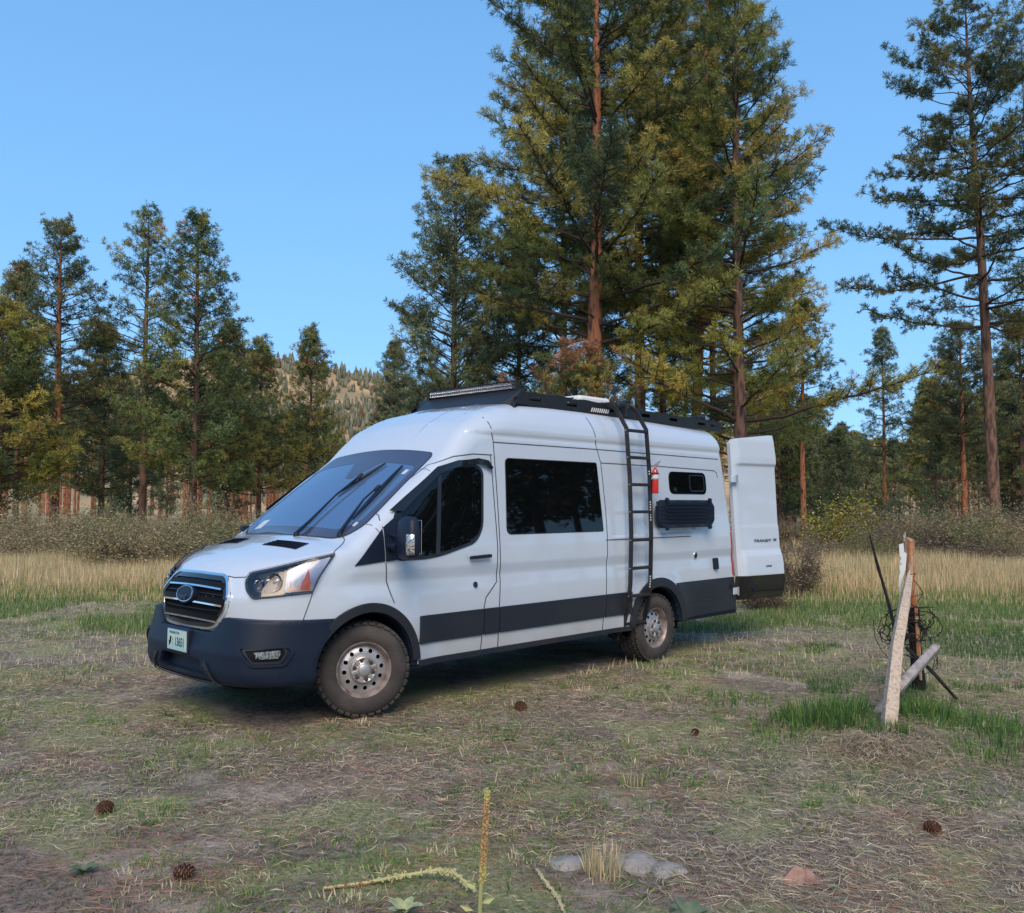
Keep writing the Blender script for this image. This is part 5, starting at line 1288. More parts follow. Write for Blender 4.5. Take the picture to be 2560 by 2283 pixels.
SAGE = [(.32, .30, .15), (.22, .23, .11), (.42, .35, .20)]; TAN = [(.50, .38, .23), (.36, .29, .16), (.22, .21, .11)]; DKG = [(.14, .18, .07), (.19, .22, .09), (.28, .26, .12)]
YEL = [(.36, .33, .06), (.24, .26, .06), (.45, .36, .09), (.13, .17, .05)]; MAU = [(.27, .20, .17), (.21, .16, .13), (.17, .17, .09)]; JUN = [(.055, .11, .055), (.08, .14, .065)]
SH = [make_shrub(1, 1.2, 1.45, SAGE, .045, 5200, 34), make_shrub(2, 1.3, 1.35, TAN, .045, 4600, 34), make_shrub(3, 1.2, 1.3, DKG, .045, 5600, 30), make_shrub(4, 1.3, 1.1, MAU, .05, 2600, 46)]
SHL = ['rounded sage-grey shrub', 'tan seed-topped shrub', 'dark green low shrub', 'mauve-brown twiggy shrub']
def shl(k, x, D): return SHL[k]+(' in front' if D < 27 else (' midway' if D < 32 else ' at the back'))+', '+where(x)
pr = {}
def put_shrub(k, loc, s, rz, lab, grp):
    if k not in pr: pr[k] = shrub_obj(SH[k], loc, lab, grp, s, rz); return
    o = pr[k].copy(); COL.objects.link(o); o.location = loc; o.scale = s; o.rotation_euler = (0, 0, rz); o['label'] = lab; o['group'] = grp
    for ch in pr[k].children: c = ch.copy(); COL.objects.link(c); c.parent = o
r = np.random.default_rng(5)
for i in range(54):
    x = r.uniform(-60, 600); D = r.uniform(21, 35); k = int(r.choice([0, 1, 2, 0, 1])); q = r.uniform(.5, 1.35)
    put_shrub(k, gpt(x, D), (q*1.2, q*1.2, r.uniform(.45, 1.0)), r.random()*6, shl(k, x, D), 'shrubs of the left thicket')
for i in range(44):
    x = r.uniform(1570, 2110); D = r.uniform(23, 38); k = int(r.choice([3, 1, 3, 0, 2])); q = r.uniform(.45, 1.2)
    put_shrub(k, gpt(x, D), (q*1.2, q*1.2, r.uniform(.5, 1.15)), r.random()*6, shl(k, x, D), 'shrubs of the right thicket')
for i, (x, D, q, h, k) in enumerate(((40, 30, .7, 1.25, 0), (128, 27, .55, 1.15, 1), (232, 29, .8, 1.3, 2), (318, 26, .5, 1.05, 1), (405, 30, .75, 1.35, 0), (470, 28, .5, 1.2, 3), (1745, 30, .7, 1.3, 3), (1815, 27, .5, 1.1, 1), (1905, 30, .8, 1.35, 3), (1965, 26, .55, 1.2, 0), (2030, 28, .8, 1.4, 3))):
    put_shrub(k, gpt(x, D), (q, q, h), i*1.3, 'taller narrow '+SHL[k].replace('low ', '')+' rising above the thicket, '+where(x), 'taller shrubs of the thickets')
shrub_obj(make_shrub(10, 1.15, 2.0, YEL, .07, 4200, 44), gpt(1680, 29), 'bright yellow-green bush right of the open rear door')
shrub_obj(make_shrub(11, .62, 1.45, TAN+MAU, .030, 3000, 60), gpt(1588, 16.2), 'bare-twigged brown bush close behind the open rear door')
shrub_obj(make_shrub(12, .55, .45, MAU, .025, 900, 60), gpt(1515, 14.6), 'low tangle of dead brown twigs under the open rear door', name='twig_pile')
for (x, D, h, w_) in ((1775, 42, 1.9, .8), (1838, 41, 1.5, 1.1), (1745, 46, 1.6, .9), (2030, 37, 1.6, 1.0), (1640, 40, 1.4, .8)):
    shrub_obj(make_shrub(int(x), w_, h, JUN, .07, 2600, 26), gpt(x, D), {1775: 'upright dark green juniper bush below the slender pale pine', 1838: 'wide dark green juniper bush left of the large right-hand trunk', 1745: 'small dark green juniper bush behind the bright yellow bush', 2030: 'dark green juniper bush at the right edge beside the large trunk', 1640: 'green juniper bush behind the twiggy bush by the rear door'}[x])
# ------------------------------------------------------------------ grass, straw and litter
def blades(P, h, w, lean, az, col, r, simple=False, curve=.3):
    """P (n,3) roots; curved two-piece blades"""
    n = len(P); d = np.stack([np.cos(az), np.sin(az), np.zeros(n)], 1); s = np.stack([-np.sin(az+r.normal(size=n)*.8), np.cos(az+r.normal(size=n)*.8), np.zeros(n)], 1)
    up = np.array([0, 0, 1.]); a1 = lean; a2 = lean*(1+curve*2)
    m = P+(d*np.sin(a1)[:, None]+up*np.cos(a1)[:, None])*(h*.55)[:, None]; t = m+(d*np.sin(a2)[:, None]+up*np.cos(a2)[:, None])*(h*.45)[:, None]
    w = w[:, None]
    if simple: return np.stack([P-s*w*.5, P+s*w*.5, t], 1).reshape(-1, 3), np.arange(n*3).reshape(-1, 3), np.repeat(col, 3, 0)
    V = np.stack([P-s*w*.5, P+s*w*.5, m-s*w*.42, m+s*w*.42, t], 1).reshape(-1, 3); b = np.arange(n)[:, None]*5
    T = (b[:, None]+np.array([[0, 1, 3], [0, 3, 2], [2, 3, 4]])[None]).reshape(-1, 3)
    return V, T, np.repeat(col, 5, 0)
def straws(P, L, w, az, tilt, col, r):
    """lying strands, two thin faces bent in the middle"""
    n = len(P); d = np.stack([np.cos(az)*np.cos(tilt), np.sin(az)*np.cos(tilt), np.sin(tilt)], 1); az2 = az+r.normal(size=n)*.35; d2 = np.stack([np.cos(az2)*np.cos(tilt), np.sin(az2)*np.cos(tilt), -np.abs(np.sin(tilt))], 1)
    s = np.stack([-np.sin(az), np.cos(az), r.normal(size=n)*.5], 1); s /= np.linalg.norm(s, axis=1)[:, None]; m = P+d*(L*.5)[:, None]; t = m+d2*(L*.5)[:, None]; w = w[:, None]
    V = np.stack([P, m-s*w*.5, m+s*w*.5, t], 1).reshape(-1, 3); b = np.arange(n)[:, None]*4
    T = (b[:, None]+np.array([[0, 1, 2], [1, 3, 2]])[None]).reshape(-1, 3); return V, T, np.repeat(col, 4, 0)
def view_pts(n, d0, d1, r, x0=-300, x1=2330, power=1.0):
    """random ground points over the field in front of the camera"""
    u = r.random(n); D = (d0**(2-power)+u*(d1**(2-power)-d0**(2-power)))**(1/(2-power)); cx = r.uniform(x0, x1, n)
    fwd = _d[:2]/np.linalg.norm(_d[:2]); rt = _r[:2]/np.linalg.norm(_r[:2])
    lat = D*(cx*1.2543-PW/2)/FPX; X = CAM[0]+fwd[0]*D+rt[0]*lat; Y = CAM[1]+fwd[1]*D+rt[1]*lat
    return X, Y, D, cx
def vanmask(X, Y, m=.0): return (X < .8) & (X > -4.9) & (np.abs(Y) < .84)
def grass_density(X, Y): return fbm(X*.9+3, Y*.9, 41, 5)
def pick(cols, n, r, var=.25): 
    c = np.array(cols)[r.integers(len(cols), size=n)]; return c*r.uniform(1-var, 1+var, (n, 1))
def build(name, parts, label, cat, mt='blade'):
    V = []; T = []; C = []; o = 0
    for v, t, c in parts: V.append(v); T.append(t+o); C.append(c); o += len(v)
    ob = mesh_np(name, np.concatenate(V), tris=np.concatenate(T), mat=M[mt], col=np.concatenate(C)); return tag(ob, label, cat, kind='stuff')
G = [(.14, .26, .065), (.20, .31, .08), (.085, .19, .055), (.27, .33, .11)]; GD = [(.05, .135, .045), (.075, .17, .055), (.12, .22, .07)]
ST = [(.62, .55, .37), (.50, .45, .30), (.74, .67, .48), (.38, .34, .24)]; GY = [(.36, .31, .24), (.27, .23, .18), (.45, .39, .30)]; RD = [(.34, .18, .11), (.26, .135, .09), (.42, .26, .17)]
TALL = [(.74, .58, .34), (.62, .48, .28), (.86, .71, .46), (.50, .42, .22)]
r = np.random.default_rng(17)
def gz(X, Y): return ground_z(X, Y)
def leftness(cx, D): return np.clip((700-cx)/700, 0, 1)*np.clip((9-D)/4, 0, 1)
# short green grass in clumps
parts = []
X, Y, D, cx = view_pts(158000, 3.2, 24, r, power=.9); den = grass_density(X, Y)
bare = leftness(cx, D)*.10+np.clip((5.0-D)/2, 0, 1)*.05
keep = (den-bare > .415+r.normal(size=len(X))*.035-.03*np.clip((cx-900)/900, 0, 1)) & ~vanmask(X, Y); X, Y, D, cx, den = [a[keep] for a in (X, Y, D, cx, den)]; n = len(X)
h = r.uniform(.018, .050, n)*(1+2.0*np.clip(den-.55, 0, .3)/.15)*(.55+.05*D)
parts.append(blades(np.stack([X, Y, gz(X, Y)-.004], 1), h, r.uniform(.0026, .005, n)*(1+D*.05), np.abs(r.normal(size=n))*.6+.35, r.uniform(0, 6.28, n), np.where(r.random((n, 1)) < .75, pick(G, n, r), pick(ST, n, r)), r, simple=True))
# individual tufts, denser and taller
nt = 3400; X0, Y0, D0, cx0 = view_pts(nt, 3.3, 19, r, power=.8); ok = (grass_density(X0, Y0) > .45) & ~vanmask(X0, Y0, .15); X0, Y0, D0 = X0[ok], Y0[ok], D0[ok]; k = 34; n = len(X0)*k
rad_ = np.repeat(r.uniform(.03, .14, len(X0)), k); a = r.uniform(0, 6.28, n); q = np.sqrt(r.random(n))*rad_; X = np.repeat(X0, k)+q*np.cos(a); Y = np.repeat(Y0, k)+q*np.sin(a); hh = np.repeat(r.uniform(.03, .085, len(X0))*np.clip(.35+D0*.07, .5, 1.1), k)*r.uniform(.5, 1.2, n)
tc = np.repeat(pick(G+ST[:2], len(X0), r, .1), k, 0)*r.uniform(.75, 1.25, (n, 1)); parts.append(blades(np.stack([X, Y, gz(X, Y)-.004], 1), hh, r.uniform(.003, .006, n)*(1+np.repeat(D0, k)*.03), np.abs(r.normal(size=n))*.45+.25, a+r.normal(size=n)*.7, tc, r))
X, Y, D, cx = view_pts(108000, 3.3, 20, r, power=.9); den = grass_density(X+.3, Y); keep = (den-leftness(cx, D)*.12 > .46+r.normal(size=len(X))*.04) & ~vanmask(X, Y); X, Y, D = X[keep], Y[keep], D[keep]; n = len(X)
parts.append(straws(np.stack([X, Y, gz(X, Y)+r.uniform(.002, .03, n)], 1), r.uniform(.03, .11, n), r.uniform(.0025, .0045, n)*(1+D*.06), r.uniform(0, 6.28, n), r.normal(size=n)*.25, pick(G+ST[:1], n, r), r))
build('short_grass', parts, 'short green grass growing in clumps over the foreground', 'grass')
# lush green belt at the edge of the tall grass and round the post
parts = []
for (x0, x1, d0, d1, n, hm, cols) in ((1330, 2330, 12.0, 16.8, 54000, .12, GD[:2]+G+G+ST[:1]), (-300, 420, 11.5, 17, 38000, .13, GD[:2]+G+G+ST[:1]), (1600, 2110, 7.6, 12, 16000, .09, GD)):
    X, Y, D, cx = view_pts(n, d0, d1, r, x0, x1); ok = (fbm(X*.7, Y*.7, 77) > .44) & ~vanmask(X, Y, .1); X, Y, D = X[ok], Y[ok], D[ok]; n = len(X)
    parts.append(blades(np.stack([X, Y, gz(X, Y)], 1), r.uniform(.4, 1.2, n)*hm, r.uniform(.006, .010, n), np.abs(r.normal(size=n))*.3, r.uniform(0, 6.28, n), pick(cols, n, r), r, simple=True))
def clump(cx, cy, rr, n, h, cols, w=.007, ln=.25):
    P = ghit(cx, cy); a = r.uniform(0, 6.28, n); q = np.sqrt(r.random(n))*rr; X = P[0]+q*np.cos(a); Y = P[1]+q*np.sin(a)
    return blades(np.stack([X, Y, gz(X, Y)-.01], 1), h*r.uniform(.45, 1.1, n), np.full(n, w), np.abs(r.normal(size=n))*ln+.05, a+r.normal(size=n)*.9, pick(cols, n, r), r)
for (cx_, cy_, rr, n, h) in ((1640, 1438, .30, 420, .22), (1600, 1440, .25, 260, .18), (1680, 1428, .22, 260, .22), (1700, 1450, .16, 160, .18), (1835, 1425, .22, 300, .19), (1870, 1440, .25, 220, .16), (1920, 1440, .4, 300, .14), (1745, 1470, .09, 110, .17), (1790, 1472, .07, 110, .16), (1990, 1455, .3, 220, .16), (1960, 1500, .25, 200, .13), (2030, 1480, .25, 200, .13), (1470, 1400, .3, 160, .11), (1560, 1470, .3, 200, .12)):
    parts.append(clump(cx_, cy_, rr, n, h, GD+G[:2]))
build('green_grass', parts, 'lush dark green grass along the meadow edge and around the broken post', 'grass')
# matted straw
parts = []
X, Y, D, cx = view_pts(265000, 3.2, 18, r, power=1.0); den = fbm(X*.6, Y*.6, 61, 4); bare = leftness(cx, D)*.22+.04*(D < 5.5)
ok = (den-bare > .385+r.normal(size=len(X))*.06) & ~vanmask(X, Y); X, Y, D = X[ok], Y[ok], D[ok]; n = len(X)
parts.append(straws(np.stack([X, Y, gz(X, Y)+r.uniform(.001, .022, n)], 1), r.uniform(.035, .15, n), r.uniform(.0016, .0036, n)*(1+D*.06), r.normal(size=n)*1.1+1.0, r.normal(size=n)*.13, np.where(r.random((n, 1)) < .72, pick(ST, n, r), pick(GY, n, r)), r))
X, Y, D, cx = view_pts(36000, 9, 20, r); n = len(X); ok = ~vanmask(X, Y); X, Y, D = X[ok], Y[ok], D[ok]; n = len(X)
parts.append(blades(np.stack([X, Y, gz(X, Y)], 1), r.uniform(.04, .12, n), r.uniform(.005, .009, n), np.abs(r.normal(size=n))*.8, r.uniform(0, 6.28, n), pick(ST, n, r), r, simple=True))
# nest of dead grass at the foot of the post
P = ghit(1750, 1500); n = 5200; a = r.uniform(0, 6.28, n); q = np.abs(r.normal(size=n))*.36; X = P[0]+q*np.cos(a); Y = P[1]+q*np.sin(a)
parts.append(straws(np.stack([X, Y, gz(X, Y)+r.uniform(0, .09, n)*np.exp(-(q/.35)**2)], 1), r.uniform(.10, .28, n), np.full(n, .0035), r.uniform(0, 6.28, n), r.normal(size=n)*.35, np.where(r.random((n, 1)) < .8, pick(ST+GY, n, r), pick(RD, n, r)), r))
build('dry_straw', parts, 'matted dry straw lying over the foreground soil', 'straw')
nb = 1250; X, Y, D, cx = view_pts(nb, 3.3, 9.0, r, power=.7); ok = (fbm(X*.8+9, Y*.8, 81, 4) > .45) & ~vanmask(X, Y); X, Y = X[ok], Y[ok]; k = 22; n = len(X)*k
bz = np.repeat(r.normal(size=len(X))*.7+1.9, k)+r.normal(size=n)*.28; X = np.repeat(X, k)+r.normal(size=n)*.10; Y = np.repeat(Y, k)+r.normal(size=n)*.10
RD = [(.50, .27, .19), (.38, .20, .14), (.60, .38, .28)]
build('pine_needle_litter', [straws(np.stack([X, Y, gz(X, Y)+r.uniform(.002, .016, n)], 1), r.uniform(.10, .22, n), r.uniform(.0018, .0030, n), bz, r.normal(size=n)*.05, pick(RD, n, r), r)], 'reddish fallen pine needles lying in bundles on the foreground soil', 'litter')
# tall pale meadow grass
parts = []
for (x0, x1, d0, d1, n, hm) in ((-420, 640, 15.5, 22, 70000, .50), (-420, 640, 22, 30, 22000, .5), (1380, 2400, 15.2, 24, 78000, .55), (1380, 2400, 24, 31, 18000, .5), (500, 1500, 20, 30, 7000, .5)):
    X, Y, D, cx = view_pts(n, d0, d1, r, x0, x1); g_ = noise2(X*.8, Y*.8, 19); ed = np.clip((D-d0)/1.8, .25, 1) if d0 < 16 else np.ones(n)
    col = np.where(r.random((n, 1)) < np.where(ed < .7, .5, .12)[:, None], pick(G, n, r), pick(TALL, n, r))
    parts.append(blades(np.stack([X, Y, gz(X, Y)], 1), r.uniform(.55, 1.15, n)*hm*(.7+.6*g_)*ed, r.uniform(.010, .018, n), np.abs(r.normal(size=n))*.2, r.uniform(0, 6.28, n), col, r, simple=True))
build('tall_dry_grass', parts, 'tall pale gold grass standing in a band beyond the van', 'grass')
X, Y, D, cx = view_pts(40000, 32, 85, r); n = len(X)
build('far_meadow_grass', [blades(np.stack([X, Y, gz(X, Y)], 1), r.uniform(.2, .5, n), r.uniform(.03, .06, n), np.abs(r.normal(size=n))*.3, r.uniform(0, 6.28, n), pick(TALL+G[:1], n, r), r, simple=True)], 'dry meadow grass under the far pines', 'grass')

# ------------------------------------------------------------------ broken fence post, logs, sticks, wire
def limb(name, pts, rad, mt, parent, n=12, jag=0.0, seed=0, kn=.05, sq=0.0):
    rr = np.random.default_rng(seed); P = [Vector(p) for p in pts]; L = []; R_ = []
    for i in range(len(P)-1):
        for k in range(6): L.append(P[i].lerp(P[i+1], k/6)); R_.append(rad[i]+(rad[i+1]-rad[i])*k/6)
    L.append(P[-1]); R_.append(rad[-1]); m = MB(); V = []; F = []; up = None
    for i, p in enumerate(L):
        t = (L[min(i+1, len(L)-1)]-L[max(i-1, 0)]).normalized()
        if up is None: up = Vector((1, 0, 0)) if abs(t.z) > .8 else Vector((0, 0, 1))
        a = t.cross(up).normalized(); b = a.cross(t).normalized(); up = b
        for k in range(n):
            w = 2*PI*k/n; q = R_[i]*(1+kn*math.sin(3*w+seed)+kn*.6*rr.normal()+sq*math.cos(4*w)); end = t*(jag*abs(rr.normal()) if i == len(L)-1 else 0); V.append(p+(a*math.cos(w)+b*math.sin(w))*q+end)
    for i in range(len(L)-1):
        for k in range(n): F.append((i*n+k, i*n+(k+1) % n, (i+1)*n+(k+1) % n, (i+1)*n+k))
    F += [tuple(range(n))[::-1], tuple((len(L)-1)*n+k for k in range(n))]
    m.add(V, F); return m.build(name, mt, parent, smooth=True)
q4 = lambda x, y: ((2080+x/2.8)/1.2543, (1300+y/2.8)/1.2543)
def a4(x, y, dep): return tuple(at3(*q4(x, y), dep))
post = empty('fence_post', (0, 0, 0), label='broken upright fence post, orange split wood above and charred black below', cat='fence post')
pb = ghit(*q4(612, 1195)); D4 = float((pb-CAM)@_d)
limb('charred_base', [tuple(pb-np.array([0, 0, .06])), a4(590, 1000, D4), a4(572, 760, D4), a4(572, 610, D4)], [.062, .054, .050, .046], M['wood_char'], post, seed=3, kn=.09)
limb('split_upper', [a4(576, 640, D4), a4(556, 400, D4), a4(546, 250, D4), a4(539, 150, D4)], [.040, .046, .048, .046], M['wood_orange'], post, jag=.03, seed=5, kn=.09)
limb('orange_edge', [a4(622, 1120, D4-.06), a4(604, 900, D4-.07), a4(593, 700, D4-.07), a4(584, 590, D4-.06)], [.012, .020, .018, .012], M['wood_orange'], post, n=7, seed=8)
limb('splinter', [a4(508, 150, D4), a4(513, 84, D4)], [.010, .003], M['wood_pale'], post, n=5)
log1 = ghit(*q4(392, 1470)); D1 = float((log1-CAM)@_d)
o = limb('leaning_rail', [tuple(log1-np.array([0, 0, .12])), a4(400, 1420, D1), a4(452, 900, D1+.55), a4(505, 600, D1+.95), a4(542, 395, D4-.14)], [.030, .056, .048, .044, .028], M['wood_pale'], None, seed=11, kn=.05, sq=.14, n=16, jag=.05); tag(o, 'pale weathered rail leaning steeply against the broken fence post', 'wooden rail')
l2 = ghit(*q4(300, 1345)); D2 = float((l2-CAM)@_d)
o = limb('fallen_rail', [tuple(l2-np.array([0, 0, .02])), a4(480, 1160, D2+.1), a4(722, 895, D4-.25)], [.030, .042, .040], M['wood_grey'], None, seed=12, kn=.05, sq=.11, n=16); tag(o, 'grey wooden rail lying slanted behind the pale leaning rail, round cut end up', 'wooden rail')
o = limb('charred_stick', [a4(264, 105, D4), a4(320, 320, D4), a4(362, 460, D4), a4(415, 650, D4-.05), a4(445, 790, D4-.1)], [.006, .015, .014, .017, .016], M['stick'], None, n=7, seed=13, kn=.15); tag(o, 'thin black charred stick sloping up to the left of the broken post', 'stick')
s2 = ghit(*q4(890, 1275)); D3 = float((s2-CAM)@_d)
o = limb('charred_stick', [tuple(s2), a4(700, 1060, (D3+D4)/2-.2), a4(520, 892, D4-.18)], [.012, .015, .015], M['stick'], None, n=7, seed=14, kn=.12); tag(o, 'black charred stick sloping down to the grass right of the broken post', 'stick')
m_ = MB(); c0 = Vector(a4(495, 320, D4-.10)); ux = Vector(_r); uy = Vector(_u); uz = Vector(_d); sc4 = D4/2253/2.8
def pl4(x, y, dd=0.0): return Vector(a4(x, y, D4-.10+dd))
tin = [(468, 172), (500, 163), (506, 225), (524, 236), (515, 350), (490, 420), (481, 500), (476, 520), (472, 470), (466, 466), (470, 385), (476, 375), (470, 300), (486, 270), (474, 246)]
m_.prism(tin, lambda a, b: pl4(a, b), lambda a, b: pl4(a, b, .012)); o = m_.build('torn_sign_scrap', M['tin'], None); tag(o, 'torn strip of white painted metal nailed to the left edge of the post top', 'metal scrap')
wr = np.random.default_rng(8); m_ = MB(); cc = Vector(a4(555, 790, D4-.05))
for k in range(13):
    R0 = wr.uniform(.09, .21); tl1, tl2 = wr.uniform(-.9, .9), wr.uniform(0, 6.28); off = Vector(wr.normal(size=3)*.045); a0 = wr.random()*6.28; pts = []
    for j in range(25):
        a = a0+j/24*wr.uniform(5.2, 6.4) if j == 0 else a0+j/24*5.9
        p = ux*math.cos(a)*R0*1.05+uy*(math.sin(a)*R0*.75)+uz*(math.sin(a+tl2)*R0*.55); p = p+ux*(.012*math.sin(9*a+k))+uy*(.012*math.cos(7*a)); pts.append(cc+off+p)
    m_.tube(pts, .005, 4, caps=False)
    for j in range(2, 25, 5):
        for s_ in (-1, 1): m_.tube([pts[j]+Vector(wr.normal(size=3)*.018)*s_, pts[j], pts[j]-Vector(wr.normal(size=3)*.018)], .003, 3, caps=False)
for (lst) in ([(520, 385), (585, 375), (560, 410), (590, 440), (640, 512), (600, 570), (590, 620)], [(480, 600), (500, 560), (560, 540), (640, 515)], [(380, 640), (480, 620), (600, 612), (720, 610), (722, 632), (705, 625)], [(600, 700), (650, 770), (700, 880), (740, 960), (735, 1040), (650, 1080), (600, 1010)], [(290, 700), (300, 820), (350, 920), (410, 975)], [(715, 900), (735, 1000), (700, 1060), (720, 980), (690, 930)], [(510, 890), (560, 960), (640, 1000), (700, 1080)]):
    m_.tube([a4(x, y, D4-.14+wr.normal()*.05) for x, y in lst], .0038, 4, caps=False)
o = m_.build('barbed_wire', M['wire'], None); tag(o, 'rusty tangle of barbed wire coiled round the broken fence post', 'barbed wire')
m_ = MB(); P = ghit(1752, 1490)
m_.box((P[0], P[1], P[2]+.03), (.10, .09, .07), rot=Matrix.Rotation(.6, 4, 'Z') @ Matrix.Rotation(.3, 4, 'X'), bev=.03); o = m_.build('clay_stone', mat('red_clay', (.26, .13, .09), .9, bump=(20, .6)), None); tag(o, 'reddish clay lump in the nest of dead grass below the leaning rail', 'stone')

# ------------------------------------------------------------------ pine cones and small plants in front
def cone(loc, L, rz, label, tilt=0.0):
    o = empty('pine_cone', loc, rz, label, 'pine cone', 'fallen pine cones'); o.rotation_euler = (0, tilt, rz)
    m = MB(); m.lathe([(.001, -L*.5), (L*.16, -L*.42), (L*.24, -L*.1), (L*.18, L*.25), (.001, L*.5)], 10, Matrix.Translation((0, 0, L*.30)) @ Matrix.Rotation(PI/2, 4, 'Y')); m.build('core', M['rust'], o)
    m = MB()
    for k in range(64):
        t = k/64; a = k*2.39996; x = -L*.46+L*.92*t; rr = L*.31*math.sin(PI*(.10+.84*t))**.7; c = Vector((x, rr*.62*math.cos(a), L*.30+rr*.62*math.sin(a))); out = Vector((.35, math.cos(a), math.sin(a))).normalized()
        e = out.cross(Vector((1, 0, 0))).normalized(); tp_ = c+out*rr*.55; w = L*.12
        m.add([c-e*w*.5, c+e*w*.5, tp_+e*w*.8, tp_-e*w*.8, tp_+out*w*.25+Vector((w*.35, 0, 0)), tp_-Vector((w*.35, 0, 0))], [(0, 1, 2, 3), (3, 2, 4), (3, 2, 5), (0, 3, 5), (1, 2, 5), (0, 1, 5)])
    s = m.build('scales', M['cone'], o); s['kind'] = 'stuff'; return o
for (x, y, L, rz, lab) in ((210, 1622, .105, .5, 'rusty brown pine cone on bare soil, far left of the foreground'), (366, 1752, .098, 2.3, 'open pine cone low on the left with pale scale tips, nearer the camera'), (1037, 1418, .125, 1.2, 'dark pine cone in the straw right of the front wheel'), (1386, 1466, .075, .2, 'small dark pine cone in the grass midway between rear wheel and post'), (1858, 1662, .10, 1.0, 'pine cone half hidden in the grass below the broken post')):
    P = ghit(x, y); cone(tuple(P), L, rz, lab)
def leafy(name, loc, n, L, label, cat, col, up=.7, rz=0.0, w=.35):
    o = empty(name, loc, rz, label, cat); r_ = random.Random(hash(label) % 999 if False else len(label)*7+n); mt = mat(name+'_leaf', col, .7, noise=(30, tuple(c*.6 for c in col), .4, .7), transl=.15)
    for k in range(n):
        a = 2.4*k+r_.random()*.4; ln = L*r_.uniform(.7, 1.1); m = MB(); V = []; F = []
        for i in range(7):
            t = i/6; wd = w*ln*math.sin(PI*min(t*.85+.08, 1))**.8*.5+.001; e = up*(1-.35*t); h = ln*t*math.sin(e); d = ln*t*math.cos(e); c = Vector((math.cos(a)*d, math.sin(a)*d, h-.15*ln*t*t)); s = Vector((-math.sin(a), math.cos(a), 0))
            V += [c-s*wd+Vector((0, 0, wd*.35)), c, c+s*wd+Vector((0, 0, wd*.35))]
        for i in range(6): F += [(i*3, i*3+1, i*3+4, i*3+3), (i*3+1, i*3+2, i*3+5, i*3+4)]
        m.add(V, F); m.build('leaf', mt, o, smooth=True)
    return o
MUL = (.42, .48, .26)
P = ghit(165, 1742); leafy('mullein_seedling', tuple(P), 7, .085, 'small grey-green leafy plant at the lower left of the foreground', 'plant', (.13, .19, .09), .95, w=.38)
P = at3(805, 1832, 3.62); P[2] = ground_z(P[0], P[1])
leafy('mullein_rosette', tuple(at3(805, 1850, 3.55)*np.array([1, 1, 0])+np.array([0, 0, float(ground_z(*at3(805, 1850, 3.55)[:2]))])), 9, .12, 'pale green leaf rosette cut off by the bottom edge left of the flower stalk', 'plant', MUL, 1.15, w=.40)
leafy('mullein_rosette', tuple(at3(1375, 1860, 3.55)*np.array([1, 1, 0])+np.array([0, 0, float(ground_z(*at3(1375, 1860, 3.55)[:2]))])), 8, .12, 'small pale leaf rosette cut off by the bottom edge right of the flower stalk', 'plant', (.16, .22, .13), .8, w=.42)
# mullein stalk
st = empty('mullein_stalk', (0, 0, 0), label='upright dry mullein flower stalk with a brown seed spike at the bottom centre', cat='plant')
Db = 3.42; base = at3(955, 1860, Db); top = at3(972, 1570, Db-.02); base[2] = min(base[2], float(ground_z(base[0], base[1])))
pts = [base+(top-base)*t+np.array([.006*math.sin(7*t), .004*math.cos(5*t), 0]) for t in np.linspace(0, 1, 22)]
m_ = MB(); m_.tube([tuple(p) for p in pts], [.009-.003*t for t in np.linspace(0, 1, 22)], 8); m_.build('stem', mat('mullein_stem', (.36, .38, .16), .8), st)
r_ = np.random.default_rng(2); sp = MB(); sp2 = MB()
for k in range(330):
    t = r_.uniform(.36, .985); a = r_.uniform(0, 6.28); p = base+(top-base)*t; rr = .0105*(1.1-.35*t); c = Vector(p)+Vector((math.cos(a)*rr, math.sin(a)*rr, 0)); b = (sp2 if t > .93 or (t < .5 and k % 2) else sp); b.box(c, (.0075, .0075, .009), rot=Matrix.Rotation(a, 4, 'Z') @ Matrix.Rotation(r_.normal()*.5, 4, 'Y'), taper=.5)
o1 = sp.build('seed_capsules', mat('mullein_seed', (.36, .19, .085), .85, noise=(90, (.50, .40, .16), .45, .65)), st); o1['kind'] = 'stuff'
o2 = sp2.build('green_buds', mat('mullein_bud', (.46, .44, .16), .85), st); o2['kind'] = 'stuff'
lmt = mat('mullein_small_leaf', (.40, .44, .20), .75)
for (dx, dy, a, L) in ((950, 1768, 3.6, .05), (958, 1800, .4, .06), (944, 1815, 3.0, .055), (962, 1745, .2, .03)):
    c = Vector(at3(dx, dy, Db)); d = ux*math.cos(a)+uy*.25+uz*.2; m_ = MB(); s = d.cross(uz).normalized(); m_.add([c, c+d*L*.5+s*L*.25, c+d*L, c+d*L*.5-s*L*.25, c+d*L*.5+uz*.006], [(0, 1, 4), (1, 2, 4), (2, 3, 4), (3, 0, 4)]); m_.build('leaf', lmt, st)
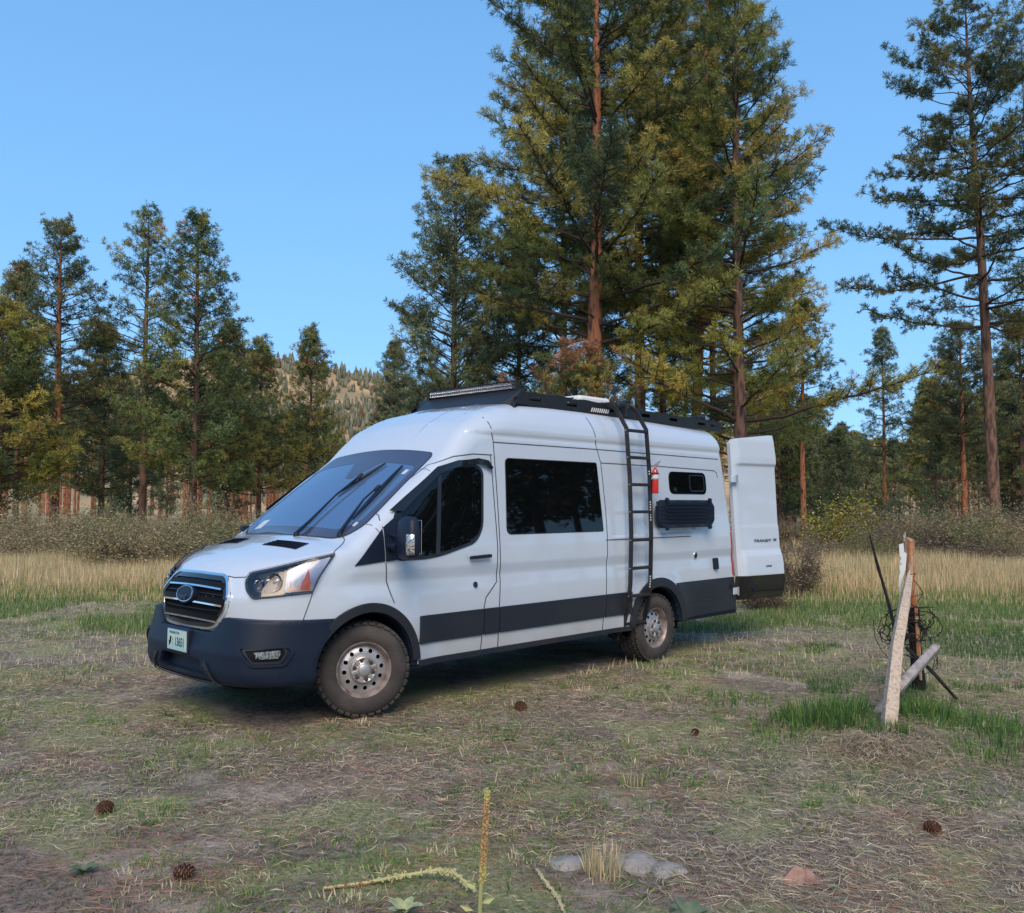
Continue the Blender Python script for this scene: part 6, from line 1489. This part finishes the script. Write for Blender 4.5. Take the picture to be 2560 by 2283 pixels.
def fallen(pts, rad, label, c1, c2, seed, split):
    o = empty('fallen_mullein_stalk', (0, 0, 0), label=label, cat='plant stalk'); Q = [Vector(p) for p in pts]; dn_ = []
    for i in range(len(Q)-1):
        for k in range(6): dn_.append(Q[i].lerp(Q[i+1], k/6))
    dn_.append(Q[-1]); m = MB(); m.tube(dn_, [rad*.6]*len(dn_), 8); m.build('stem', mat('dry_stem', c1, .85), o); rr = np.random.default_rng(seed); A = MB(); B = MB()
    for k in range(260):
        t = rr.random(); f = t*(len(dn_)-1); i = min(int(f), len(dn_)-2); c = dn_[i].lerp(dn_[i+1], f-i)+Vector(rr.normal(size=3)*rad*.55); q = A if t < split else B; q.box(c, (rad*1.0, rad*.8, rad*.7), rot=Matrix.Rotation(rr.random()*6, 4, 'Z') @ Matrix.Rotation(rr.normal()*.6, 4, 'Y'), taper=.4)
    if A.V: q = A.build('brown_spike', mat('brown_spike', c2, .9), o); q['kind'] = 'stuff'
    if B.V: q = B.build('dry_bracts', mat('pale_bracts', c1, .85), o); q['kind'] = 'stuff'
gp = lambda x, y, h=.012: tuple(ghit(x, y)+np.array([0, 0, h]))
fallen([gp(645, 1776), gp(720, 1768, .015), gp(800, 1760, .03), gp(870, 1758, .05), gp(905, 1764, .05), gp(948, 1790, .03)], .011, 'pale dried stalk lying on the soil left of the upright flower stalk', (.46, .45, .22), (.24, .15, .09), 4, .25)
fallen([gp(1070, 1742, .02), gp(1085, 1765, .02), gp(1108, 1790, .015), gp(1125, 1822, .01)], .007, 'short pale dried stalk lying right of the upright flower stalk', (.50, .47, .30), (.40, .36, .24), 5, .2)
# dead leaf / bark scrap and pale soil patches, modelled as flat slabs
P = ghit(1597, 1758); m_ = MB(); m_.add([(-.09, -.02, .0), (.0, -.05, .01), (.10, -.01, .005), (.03, .05, .045), (-.02, .02, .065), (-.05, .06, .02), (.02, .0, .05)], [(0, 1, 6, 4), (1, 2, 3, 6), (6, 3, 5, 4), (0, 4, 5)]); 
o = m_.build('bark_flake', mat('bark_flake', (.36, .22, .17), .85, noise=(25, (.22, .12, .09), .4, .65)), None); o.location = tuple(P); o.rotation_euler = (0, 0, 2.2); tag(o, 'curled reddish bark flake lying in the grass at the lower right', 'bark')
sm = mat('ash_soil', (.36, .33, .30), .9, noise=(12, (.26, .25, .23), .4, .65), bump=(30, .5))
for i, (x, y, s, lab) in enumerate(((1133, 1722, .10, 'flat pale grey soil patch beside the dry grass tuft, left one at bottom centre'), (1265, 1720, .14, 'wide flat pale soil patch right of the bottom centre grass tuft'), (1330, 1735, .10, 'bluish pale flat soil patch next to the wide one, at its right'))):
    P = ghit(x, y); rr = random.Random(i); m_ = MB(); V = [(0, 0, .018)]; n = 12
    for k in range(n): a = 2*PI*k/n; q = s*(.75+.4*rr.random()); V += [(q*.7*math.cos(a), q*.7*math.sin(a), .014), (q*math.cos(a), q*math.sin(a), -.01)]
    F = [(0, 1+2*k, 1+2*((k+1) % n)) for k in range(n)]+[(1+2*k, 2+2*k, 2+2*((k+1) % n), 1+2*((k+1) % n)) for k in range(n)]
    m_.add(V, F); o = m_.build('pale_soil_patch', sm, None, smooth=True); o.location = tuple(P); tag(o, lab, 'stone')
# the tall straw tuft at the bottom centre and others
r = np.random.default_rng(33)
def straw_tuft(cx, cy, rr, n, h, label, cols=ST+TALL):
    v, t, c = clump(cx, cy, rr, n, h, cols, w=.0042, ln=.16); o = mesh_np('grass_tuft', v, tris=t, mat=M['blade'], col=c); tag(o, label, 'grass tuft')
straw_tuft(1203, 1745, .085, 150, .17, 'yellow straw tuft standing between the flat pale soil patches at bottom centre')
straw_tuft(1262, 1565, .09, 130, .10, 'small yellow-green tuft on the bare soil above the pale soil patches', G+ST)
